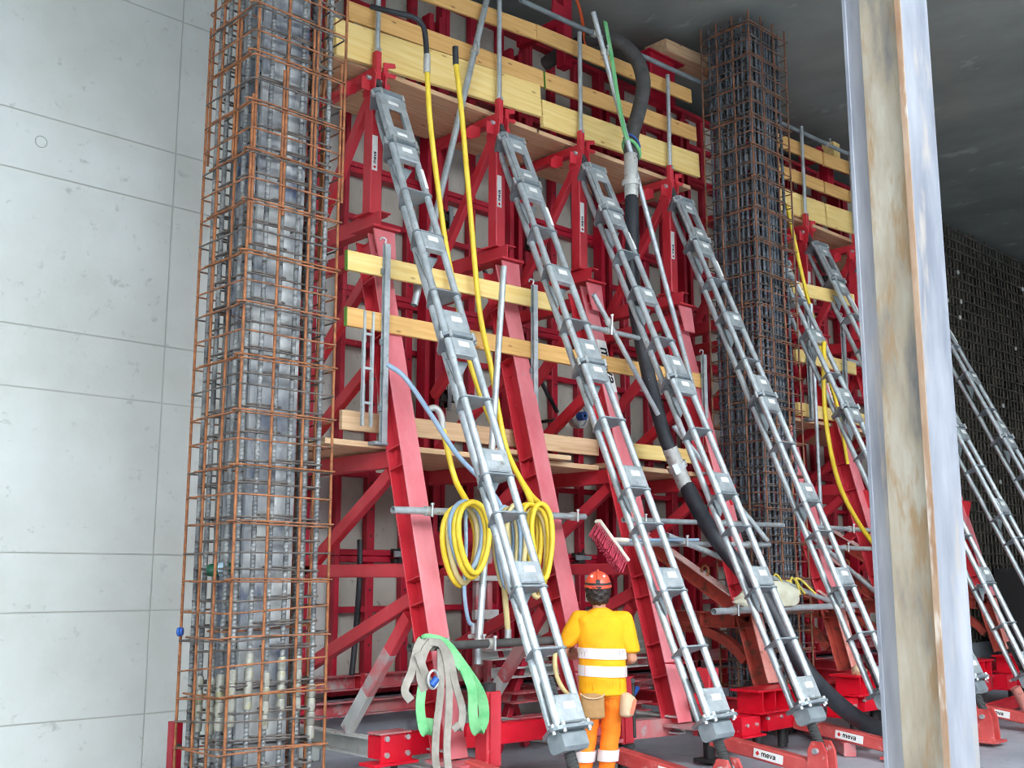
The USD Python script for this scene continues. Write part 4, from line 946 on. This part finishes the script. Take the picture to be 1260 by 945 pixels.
def bracket(label, loc, low=True):
    t = thing('foot_bracket', label, 'bracket', loc)
    for z, w in ((0.21, 0.86), (0.0, 0.82)):
        build('flange_plate', MB().box((0, 0, z), (w, 0.34, 0.022), 0.003), 'red_bright', t)
    for x in (-0.34, -0.12, 0.14, 0.34):
        build('rib_plate', MB().box((x, -0.01, 0.105), (0.022, 0.30, 0.19)), 'red_bright', t)
    build('back_plate', MB().box((0, 0.03, 0.105), (0.68, 0.02, 0.19)), 'red_bright', t)
    build('lower_block', MB().box((0.08, 0, -0.10), (0.62, 0.26, 0.17), 0.006), 'red_bright', t)
    for x in (-0.23, 0.01, 0.24):
        build('bolt', MB().disc((x, -0.135, -0.06), (0, 1, 0), 0.018, 0.03, 6), 'bolt', t)
    build('side_block', MB().box((-0.5, -0.02, -0.11), (0.32, 0.20, 0.18), 0.006), 'red_bright', t)
    build('side_flange', MB().box((-0.5, -0.02, -0.205), (0.40, 0.28, 0.022), 0.003), 'red_bright', t)
    for x in (-0.42, -0.58):
        build('bolt', MB().disc((x, -0.13, -0.10), (0, 1, 0), 0.018, 0.03, 6), 'bolt', t)
    for x in (-0.2, 0.25):
        build('support_leg', MB().rod((x, 0.02, 0.02 - loc[2]), (x, 0.02, -0.18), 0.05, 12), 'black', t)
    return t
BL = ['bright red bracket box carrying the rusty foot left of the hose bend', 'bright red bracket box touching the left edge of the steel column', 'bright red bracket box hidden behind the steel column', 'bright red bracket box hidden behind the steel column, further back', 'bright red bracket box at the right edge']
br = None
for k, i in enumerate((3, 4, 5, 6, 7)):
    loc = (FX[i] - 0.28 + (0.2 if k > 0 else 0), 6.66, 0.385 + FZ[i] * 0.5)
    if br is None:
        br = bracket(BL[0], loc)
    else:
        copy(br, BL[k], 'bracket', loc)
for k, (x0, x1) in enumerate(((8.72, 9.2), (10.46, 11.30), (12.5, 12.75), (13.9, 14.1))):
    o = thing('connecting_beam', 'red beam joining foot brackets, %s from the left' % ORD[k], 'beam')
    y = 6.9 if k else 6.62
    build('beam', MB().bar((x0, y, 0.30), (x1, y, 0.32), 0.12, 0.18 if k else 0.07, (0, 0, 1), 0.006), 'red_bright' if k else 'red_frame', o)
    build('support_leg', MB().rod((x0 + 0.14, y, 0), (x0 + 0.14, y, 0.23 if k else 0.27), 0.04, 10), 'black', o)
for k, (p0, p1) in enumerate((((11.5, 7.3, 0.12), (10.2, 5.9, 0.07)), ((14.0, 5.7, 0.1), (15.9, 5.75, 0.1)), ((13.6, 6.2, 0.1), (15.6, 6.3, 0.16)))):
    o = thing('ground_beam', ('dusty pink beam on the floor under the hose bend', 'thick dusty pink pipe on the floor right of the steel column', 'dark red beam with pale lettering behind the pink pipe')[k], ('beam', 'pipe', 'beam')[k])
    if k == 1:
        build('pipe', MB().rod(p0, p1, 0.1, 16), 'red_spill', o)
        build('pipe_stub', MB().rod((14.15, 5.75, 0.12), (14.05, 5.85, 0.42), 0.06, 12), 'red_pinkrust', o)
    else:
        build('beam', MB().bar(p0, p1, 0.12, 0.13, (0, 0, 1), 0.008), 'red_spill' if k == 0 else 'red_frame', o)
# things lying in the depth behind the struts
o = thing('steel_trestle', 'grimy stack of steel channels in the shade left of the worker', 'steel stack')
for k, (z, y) in enumerate(((0.98, 8.3), (0.80, 8.25), (0.56, 8.2), (0.32, 8.2))):
    build('channel_bar', MB().channel((7.55 + 0.1 * k, y, z), (10.0, y + 0.1, z), 0.16, 0.10, 0.012, (0, 0, 1), -1), 'grey_spill' if k < 2 else 'red_spill', o)
for x in (7.95, 9.4):
    build('cross_leg', MB().bar((x - 0.25, 8.3, 0.05), (x + 0.2, 8.3, 1.15), 0.07, 0.09, (0, 1, 0), 0.005), 'red_panel', o)
    build('cross_leg', MB().bar((x + 0.25, 8.42, 0.05), (x - 0.2, 8.42, 1.15), 0.07, 0.09, (0, 1, 0), 0.005), 'red_panel', o)
o = thing('blue_sling', 'blue webbing loop hanging right of the worker', 'strap')
build('loop', MB().tube(curve([(8.28, 7.2, 0.98), (8.18, 7.18, 0.9), (8.17, 7.17, 0.76), (8.27, 7.16, 0.66), (8.42, 7.17, 0.62), (8.52, 7.18, 0.68)], 5), 0.026, 8), 'blue', o)
o = thing('black_cable', 'black cable hanging down the panels near the left rebar column', 'cable')
build('cable', MB().tube(curve([(6.50, 9.0, 2.1), (6.47, 8.95, 1.7), (6.44, 8.95, 1.2), (6.37, 8.9, 0.82)], 5), 0.028, 8), 'rubber', o)
o = thing('black_cable', 'black cable curving behind the third strut near the level tube', 'cable')
build('cable', MB().tube(curve([(8.0, 8.9, 5.2), (8.3, 8.8, 4.6), (8.6, 8.7, 4.1), (9.0, 8.7, 3.6)], 5), 0.025, 8), 'rubber', o)
o = thing('panel_strut_pair', 'pair of concrete splashed upright bars behind the coils', 'bar')
for x in (7.96, 8.12):
    build('upright_bar', MB().box((x, 8.9, 1.5), (0.07, 0.07, 1.9), 0.006), 'red_spill', o)
for z in (1.35, 1.75):
    build('tie_plate', MB().box((8.04, 8.85, z), (0.34, 0.05, 0.10), 0.006), 'grey_spill', o)
o = thing('anchor_reel', 'round grey anchor plate with blue centre seen under the middle guard board', 'anchor plate')
build('plate', MB().tube([(9.03, 8.45, 3.52), (9.03, 8.39, 3.52)], 0.13, 18), 'grey_spill', o)
build('rim', MB().tube([(9.03 + 0.125 * math.cos(a), 8.38, 3.52 + 0.125 * math.sin(a)) for a in np.linspace(0, 2 * math.pi, 19)[:-1]], 0.018, 6, True), 'galv', o)
build('hub', MB().rod((9.03, 8.4, 3.52), (9.03, 8.3, 3.52), 0.05, 10), 'blue', o)
build('tie_rod', MB().rod((9.03, 8.3, 3.52), (9.03, 9.15, 3.52), 0.02, 8), 'spindle', o)
# sacking on the level tube by the right column
pts = []
o = thing('sacking_bundle', 'cream crumpled sacking with yellow netting lying on the level tube', 'sacking')
rs = np.random.RandomState(7)
ic = trimesh.creation.icosphere(3, 1.0); v = ic.vertices.copy()
d = 0.75 + 0.5 * meshkit.fbm(v * 2.2 + 5, 3, 4)[:, None]
v = v * d * np.array([0.55, 0.16, 0.20]); v[:, 2] = np.where(v[:, 2] < -0.05, -0.05 + 0.15 * (v[:, 2] + 0.05), v[:, 2] * (1.0 + 0.5 * v[:, :1].ravel()))
build('sacking', (v + V3(10.25, 6.82, 1.49), ic.faces), 'paper', o)
nb = MB()
for k in range(10):
    a = rs.uniform(-0.3, 0.4)
    nb.tube(curve([(10.5 + a, 6.85 + rs.uniform(-.1, .1), 1.55), (10.6 + a * 0.8, 6.85, 1.68 + rs.uniform(0, .1)), (10.72 + a, 6.84 + rs.uniform(-.1, .1), 1.56)], 4), 0.012, 6)
build('netting', nb, 'yellow_net', o)
# broom on the lower level tube
o = thing('broom', 'wide broom with red bristles hung by its handle right of the worker', 'broom')
h0, h1b = V3(7.50, 6.75, 2.24), V3(7.89, 6.75, 1.89)
ax_ = unit(h1b - h0); dn = unit(V3(-0.64, -0.05, -0.72) - ax_ * (V3(-0.64, -0.05, -0.72) @ ax_)); wd_ = np.cross(ax_, dn)
build('head', MB().bar(h0, h1b, 0.07, 0.035, dn, 0.008), 'broomwood', o)
rb_ = random.Random(2)
for row in range(3):
    for k in range(24):
        p = h0 + (h1b - h0) * (0.03 + 0.94 * k / 23) + wd_ * (row - 1) * 0.02
        e = p + dn * rb_.uniform(0.15, 0.17) + ax_ * rb_.uniform(-0.012, 0.012) + wd_ * (row - 1) * 0.015
        build('bristle_tuft', MB().tube([p + dn * 0.015, e], [0.004, 0.009], 5), 'bristle', o)
cm = (h0 + h1b) / 2
build('socket', MB().rod(cm - dn * 0.01, V3(7.95, 6.79, 2.075), 0.024, 10), 'broomwood', o)
build('handle', MB().rod(V3(7.9, 6.79, 2.075), V3(9.1, 6.84, 2.11), 0.016, 10), 'hose_b', o, 'pale blue handle')
# bottle and caps caught in the left cage
o = thing('bottle', 'dark green plastic bottle with pale label lying in the left rebar cage', 'bottle')
bc, bd = V3(4.16, 7.52, 1.79), unit((0.75, -0.65, 0.1))
build('body', MB().tube([bc - bd * 0.09, bc - bd * 0.085, bc - bd * 0.06, bc + bd * 0.0], [0.02, 0.04, 0.048, 0.048], 14), 'bottle', o)
build('label', MB().tube([bc + bd * 0.0, bc + bd * 0.07], 0.049, 14), 'labelblue', o)
build('neck', MB().tube([bc + bd * 0.07, bc + bd * 0.12, bc + bd * 0.14, bc + bd * 0.17], [0.048, 0.03, 0.015, 0.015], 14), 'bottle', o)
o = thing('plastic_cap', 'small blue plastic cap on the left rebar cage below the bottle', 'cap')
build('cap', MB().disc((4.07, 7.90, 1.33), (0.7, -0.7, 0), 0.03, 0.04, 12), 'blue', o)
build('cap_lip', MB().disc((4.055, 7.885, 1.33), (0.7, -0.7, 0), 0.035, 0.01, 12), 'blue', o)
o = thing('red_post', 'short red post standing at the wall foot left of the left rebar column', 'post')
build('shaft', MB().box((4.38, 8.5, 0.30), (0.09, 0.09, 0.6), 0.008), 'red_panel', o)
build('foot', MB().box((4.38, 8.5, 0.015), (0.2, 0.2, 0.03), 0.004), 'red_panel', o)
build('pin', MB().rod((4.38, 8.42, 0.42), (4.38, 8.58, 0.42), 0.016, 8), 'spindle', o)
o = thing('rag', 'pale crumpled rag lying on the floor behind the foremost prop', 'rag')
build('cloth', MB().ribbon(curve([(5.75, 6.25, 0.012), (5.95, 6.3, 0.03), (6.1, 6.28, 0.012), (6.3, 6.33, 0.035), (6.36, 6.25, 0.012)], 6), 0.06, 0.008, (0.2, 1, 0.2)), 'strap_w', o)
o = thing('dirt_lump', 'brown lump of dirt on the red bracket box beside the steel column', 'lump')
ic2 = trimesh.creation.icosphere(2, 1.0); v2 = ic2.vertices * (0.7 + 0.5 * meshkit.fbm(ic2.vertices * 2 + 3, 3, 9)[:, None]) * V3(0.10, 0.08, 0.07)
build('clod', (v2 + V3(11.62, 6.56, 0.71), ic2.faces), 'canvas', o)
o = thing('black_crate', 'black crates stacked in the depth at the right edge', 'crate')
for k in range(3):
    build('crate_shell', MB().box((20.6 + 0.95 * k, 8.3, 0.95), (0.85, 0.7, 1.9), 0.03), 'black', o)
    for z in (0.5, 1.0, 1.5):
        build('crate_ridge', MB().box((20.6 + 0.95 * k, 7.93, z), (0.8, 0.04, 0.06)), 'black', o)

# ------------------------------------------------------------ the worker
def ball(p, r):
    return Manifold.sphere(r, 24).translate(tuple(map(float, p)))
def limb(js):
    """js: [(point, radius)...] joined by hulls of neighbouring balls."""
    return [Manifold.batch_hull([ball(*js[i]), ball(*js[i + 1])]) for i in range(len(js) - 1)]
def ell(c, r):
    return Manifold.sphere(1.0, 32).scale(tuple(map(float, r))).translate(tuple(map(float, c)))
def blend(parts, edge, it=12):
    m_ = Manifold.batch_boolean(parts, m3.OpType.Add).refine_to_length(edge)
    q = m_.to_mesh(); tm = trimesh.Trimesh(q.vert_properties[:, :3], q.tri_verts, process=True)
    trimesh.smoothing.filter_taubin(tm, 0.5, 0.53, it)
    return tm
def back_to_manifold(tm):
    return Manifold(m3.Mesh(np.asarray(tm.vertices, np.float32), np.asarray(tm.faces, np.uint32)))
def hand(w, fwd, side, palm_n):
    """Loosely closed hand at wrist w; fwd along the palm, side towards the thumb, palm_n out of the palm."""
    w, fwd, side, pn = map(lambda q: np.asarray(q, float), (w, fwd, side, palm_n)); out = []
    k = [w + fwd * 0.085 + side * s_ for s_ in (0.032, 0.011, -0.011, -0.031)]
    out.append(Manifold.batch_hull([ball(w, 0.024), ball(w + fwd * 0.02 + side * 0.026, 0.017), ball(w + fwd * 0.02 - side * 0.022, 0.017)] + [ball(q, 0.0125) for q in k]))
    for q, ln in zip(k, (0.92, 1.0, 0.95, 0.78)):
        a = q + (fwd * 0.036 + pn * 0.016) * ln; b = a + (fwd * 0.008 + pn * 0.03) * ln; c = b + (-fwd * 0.014 + pn * 0.014) * ln
        out += limb([(q, 0.0105), (a, 0.0095), (b, 0.0088), (c, 0.008)])
    t0 = w + fwd * 0.025 + side * 0.028; t1 = t0 + side * 0.026 + fwd * 0.028 + pn * 0.012; t2 = t1 + fwd * 0.026 + pn * 0.018 - side * 0.004
    return out + limb([(t0, 0.015), (t1, 0.0115), (t2, 0.0095)])
a0 = math.radians(42.0)
wrot = np.array([[math.sin(a0), -math.cos(a0), 0], [math.cos(a0), math.sin(a0), 0], [0, 0, 1.0]])
W = thing('person', 'person in yellow shirt, orange trousers and coral helmet seen from behind', 'person', (7.01, 6.30, 0), wrot)
SL, SR = V3(-0.175, 0, 1.41), V3(0.205, 0, 1.405)
EL, ER = V3(-0.315, 0.03, 1.12), V3(0.262, 0.02, 1.075)
WL, WR = V3(-0.27, 0.26, 1.09), V3(0.19, 0.24, 1.02)
HC = V3(-0.012, 0.02, 1.635)
body = limb([(V3(0, 0.0, 1.40), 0.06), (V3(-0.005, 0.005, 1.50), 0.054), (HC + V3(0, 0.0, -0.06), 0.058)])
body += [ell(HC, (0.076, 0.098, 0.112)), Manifold.batch_hull([ell(HC + V3(0, 0.045, -0.06), (0.056, 0.045, 0.05)), ball(HC + V3(0, 0.075, -0.095), 0.022)])]
body += limb([(HC + V3(0, 0.095, 0.01), 0.009), (HC + V3(0, 0.118, -0.028), 0.013)])                     # nose
body += [ell(HC + V3(0, 0.093, -0.062), (0.024, 0.010, 0.008))]                                          # lips
for s_ in (-1, 1):
    body += [ell(HC + V3(s_ * 0.079, 0.0, -0.012), (0.011, 0.02, 0.032)), ell(HC + V3(s_ * 0.03, 0.088, 0.006), (0.013, 0.011, 0.010))]
for S_, E_, Wr in ((SL, EL, WL), (SR, ER, WR)):
    mid = E_ + (Wr - E_) * 0.35
    body += limb([(S_ + V3(0, 0, -0.03), 0.040), (E_ + (S_ - E_) * 0.5, 0.044), (E_, 0.041), (mid, 0.040), (Wr, 0.027)])
fl, fr2 = unit(WL - EL), unit(WR - ER)
body += hand(WL, unit(fl + V3(0.1, 0, 0)), unit(V3(0.15, -0.1, 1)), unit(V3(1, -0.2, 0)))
body += hand(WR, unit(fr2), unit(V3(-0.15, -0.1, 1)), unit(V3(-1, -0.2, 0)))
body += [Manifold.batch_hull([ball((-0.12, 0, 1.36), 0.075), ball((0.14, 0, 1.36), 0.075), ball((0, 0, 0.95), 0.09)])]
KL, AL_ = V3(-0.105, 0.06, 0.50), V3(-0.165, 0.05, 0.10)
KR, AR_ = V3(0.075, 0.045, 0.50), V3(0.03, 0.0, 0.10)
for hx, K_, A_ in ((-0.09, KL, AL_), (0.10, KR, AR_)):
    body += limb([(V3(hx, 0.0, 0.90), 0.085), (K_, 0.055), (K_ * 0.6 + A_ * 0.4 + V3(0, -0.012, 0), 0.052), (A_, 0.036)])
bm = blend(body, 0.012, 6)
build('body', (bm.vertices, bm.faces), 'skin', W)
# shirt with short sleeves
torso = [Manifold.batch_hull([ell((-0.105, 0.0, 1.375), (0.10, 0.105, 0.075)), ell((0.135, 0.0, 1.37), (0.10, 0.105, 0.075)), ell((0.015, 0.0, 1.12), (0.192, 0.125, 0.06))]),
         Manifold.batch_hull([ell((0.015, 0.0, 1.14), (0.193, 0.125, 0.06)), ell((0.015, -0.005, 0.80), (0.192, 0.148, 0.035))]),
         Manifold.batch_hull([ell((-0.105, 0.0, 1.385), (0.07, 0.09, 0.06)), ell((0.13, 0.0, 1.38), (0.07, 0.09, 0.06)), ell((0.008, -0.005, 1.475), (0.066, 0.062, 0.015))])]
sle = []
for S_, E_, f_ in ((SL, EL, 0.78), (SR, ER, 0.80)):
    e_ = S_ + (E_ - S_) * f_; sd = unit(e_ - S_)
    sle += [Manifold.batch_hull([ball(S_ + V3(0, 0, -0.015), 0.070), ball((S_[0] * 0.55, 0, 1.375), 0.085), ball(S_ + (E_ - S_) * 0.4, 0.074), ell(e_, (0.078, 0.078, 0.03))])]
sm = blend(torso + sle, 0.015, 10)
vv = sm.vertices.copy()
fold = 0.007 * (meshkit.fbm(vv * V3(7, 7, 16), 3, 3) - 0.5) + 0.03 * (meshkit.fbm(vv * V3(5, 5, 13) + 9, 2, 5) - 0.5) * np.clip((1.12 - vv[:, 2]) * 4, 0, 1)
sm.vertices = vv + sm.vertex_normals * fold[:, None]
build('shirt', (sm.vertices, sm.faces), 'shirt', W, 'yellow high visibility T-shirt')
tb = blend(torso, 0.015, 10)
def band(tm, zlo, zhi, grow, cx, tilt=0.0):
    q = tm.copy(); q.vertices = q.vertices + q.vertex_normals * grow
    m_ = back_to_manifold(q)
    m_ = m_ ^ Manifold.cube((1.2, 1.2, zhi - zlo), True).rotate((0, tilt, 0)).translate((cx, 0, (zlo + zhi) / 2))
    q2 = m_.to_mesh()
    return MB().facet(trimesh.Trimesh(q2.vert_properties[:, :3], q2.tri_verts, process=False))
for zl, zh in ((1.075, 1.16), (0.935, 1.02)):
    build('reflective_band', band(tb, zl, zh, 0.011, 0.015, 1.5), 'reflective', W)
# trousers and their bands
tr = [Manifold.batch_hull([ell((0.012, 0.0, 0.90), (0.145, 0.095, 0.04)), ell((-0.072, -0.005, 0.80), (0.098, 0.112, 0.07)), ell((0.094, -0.005, 0.80), (0.098, 0.112, 0.07))])]
legs = []
for hx, K_, A_ in ((-0.085, KL, AL_), (0.098, KR, AR_)):
    lg = limb([(V3(hx, -0.002, 0.78), 0.098), (K_, 0.079), (K_ * 0.45 + A_ * 0.55 + V3(0, -0.008, 0), 0.075), (A_ + V3(0, 0, 0.01), 0.068)])
    legs.append(lg); tr += lg
tm_ = blend(tr, 0.015, 8)
vv = tm_.vertices.copy()
tm_.vertices = vv + tm_.vertex_normals * (0.034 * (meshkit.fbm(vv * V3(7, 7, 13) + 3, 3, 8) - 0.5))[:, None]
build('trousers', (tm_.vertices, tm_.faces), 'trousers', W, 'orange high visibility work trousers')
for lg, zz in ((legs[0], 0.25), (legs[1], 0.265)):
    build('reflective_band', band(blend(lg, 0.015, 8), zz, zz + 0.085, 0.012, 0.0), 'reflective', W)
    build('reflective_band', band(blend(lg, 0.015, 8), 0.085, 0.125, 0.012, 0.0), 'reflective', W)
for A_ in (AL_, AR_):
    bt = blend([Manifold.batch_hull([ball(A_ + V3(0, 0, 0.06), 0.055), ell(A_ + V3(0, -0.03, -0.05), (0.048, 0.055, 0.048)), ell(A_ + V3(0, 0.03, -0.05), (0.05, 0.06, 0.048))]),
                Manifold.batch_hull([ell(A_ + V3(0, 0.02, -0.055), (0.05, 0.06, 0.043)), ell(A_ + V3(0.005, 0.15, -0.06), (0.045, 0.055, 0.036))])], 0.012, 4)
    bt.vertices[:, 2] = np.maximum(bt.vertices[:, 2], 0.002)
    build('boot', (bt.vertices, bt.faces), 'boot', W)
# hair, helmet, pouches
hm = ell(HC + V3(0, -0.02, -0.012), (0.100, 0.116, 0.108)) - Manifold.cube((0.4, 0.3, 0.4), True).translate((HC[0], HC[1] + 0.19, HC[2]))
hm = hm + ell(HC + V3(0, -0.05, -0.06), (0.092, 0.066, 0.07))
q = hm.refine_to_length(0.012).to_mesh(); ht = trimesh.Trimesh(q.vert_properties[:, :3], q.tri_verts, process=True)
trimesh.smoothing.filter_taubin(ht, 0.5, 0.53, 6)
ht.vertices = ht.vertices + ht.vertex_normals * (0.036 * (meshkit.fbm(ht.vertices * 45, 2, 2) - 0.4))[:, None]
build('hair', (ht.vertices, ht.faces), 'hair', W, 'dark curly hair')
HB = HC + V3(0, 0.0, 0.025)
shell = ell(HB, (0.112, 0.138, 0.128)) - ell(HB, (0.104, 0.130, 0.120))
shell = shell ^ (Manifold.cube((0.5, 0.5, 0.3), True).rotate((8, 0, 0)).translate((HB[0], HB[1], HB[2] + 0.15)))
q = shell.to_mesh()
hl = build('helmet', MB().tri(trimesh.graph.smooth_shade(trimesh.Trimesh(q.vert_properties[:, :3], q.tri_verts, process=True), angle=0.6)), 'helmet', W, 'coral climbing style helmet')
build('helmet_rim', MB().tube([(HB[0] + 0.111 * math.cos(a), HB[1] + 0.137 * math.sin(a), HB[2] + 0.002 + 0.019 * math.sin(a)) for a in np.linspace(0, 2 * math.pi, 33)[:-1]], 0.006, 6, True), 'helmet', hl)
build('helmet_ridge', MB().tube(curve([(HB[0], HB[1] - 0.13, HB[2] + 0.05), (HB[0], HB[1] - 0.09, HB[2] + 0.1), (HB[0], HB[1], HB[2] + 0.13), (HB[0], HB[1] + 0.09, HB[2] + 0.1)], 5), 0.012, 8), 'helmet', hl)
build('helmet_band', MB().ribbon([(HB[0] + 0.114 * math.cos(a), HB[1] + 0.140 * math.sin(a), HB[2] + 0.028 + 0.012 * math.sin(a)) for a in np.linspace(-math.pi + 0.3, -0.3, 15)], 0.018, 0.005, (0, 0.1, 1)), 'black', hl, 'dark elastic band')
build('band_clip', MB().box((HB[0], HB[1] - 0.142, HB[2] + 0.036), (0.034, 0.016, 0.034), 0.006), 'black', hl)
build('rear_strap', MB().ribbon(curve([(HB[0] - 0.09, HB[1] - 0.06, HB[2] - 0.0), (HB[0] - 0.03, HB[1] - 0.122, HB[2] - 0.06), (HB[0] + 0.03, HB[1] - 0.122, HB[2] - 0.06), (HB[0] + 0.09, HB[1] - 0.06, HB[2])], 4), 0.014, 0.005, (0, 0.1, 1)), 'black', hl)
for s_ in (-1, 1):
    build('vent', MB().disc((HB[0] + s_ * 0.05, HB[1] - 0.088, HB[2] + 0.082), unit((s_ * 0.45, -0.6, 0.65)), 0.011, 0.012, 8), 'sticker', hl)
pp = Manifold.batch_hull([ell((-0.07, -0.145, 0.79), (0.095, 0.02, 0.02)), ell((-0.06, -0.16, 0.63), (0.09, 0.03, 0.025))])
q = blend([pp], 0.02, 4); pk = build('tool_pouch', (q.vertices, q.faces), 'leather', W, 'tan leather tool pouch on the belt')
build('pouch_rim', MB().tube(curve([(-0.168, -0.15, 0.805), (-0.12, -0.172, 0.775), (-0.06, -0.176, 0.768), (0.0, -0.172, 0.78), (0.03, -0.15, 0.805)], 4), 0.007, 6), 'canvas', pk)
pp = Manifold.batch_hull([ell((0.20, -0.07, 0.79), (0.045, 0.055, 0.02)), ell((0.205, -0.09, 0.645), (0.06, 0.06, 0.03)), ell((0.25, -0.07, 0.76), (0.03, 0.05, 0.02))])
q = blend([pp], 0.02, 4); pk2 = build('side_pouch', (q.vertices, q.faces), 'canvas', W, 'dusty canvas pouch at the hip')
build('pouch_trim', MB().ribbon([(0.275, -0.115, 0.76), (0.262, -0.150, 0.70), (0.245, -0.152, 0.65)], 0.03, 0.008, (1, -0.3, 0.2)), 'coral_trim', pk2)
ham = build('hammer', MB().rod((0.262, -0.02, 0.92), (0.27, -0.03, 0.45), 0.013, 8), 'black', W, 'hammer hanging in the belt')
build('hammer_head', MB().bar((0.262, -0.09, 0.90), (0.262, 0.05, 0.90), 0.028, 0.03, (0, 0, 1), 0.004), 'spindle', ham)
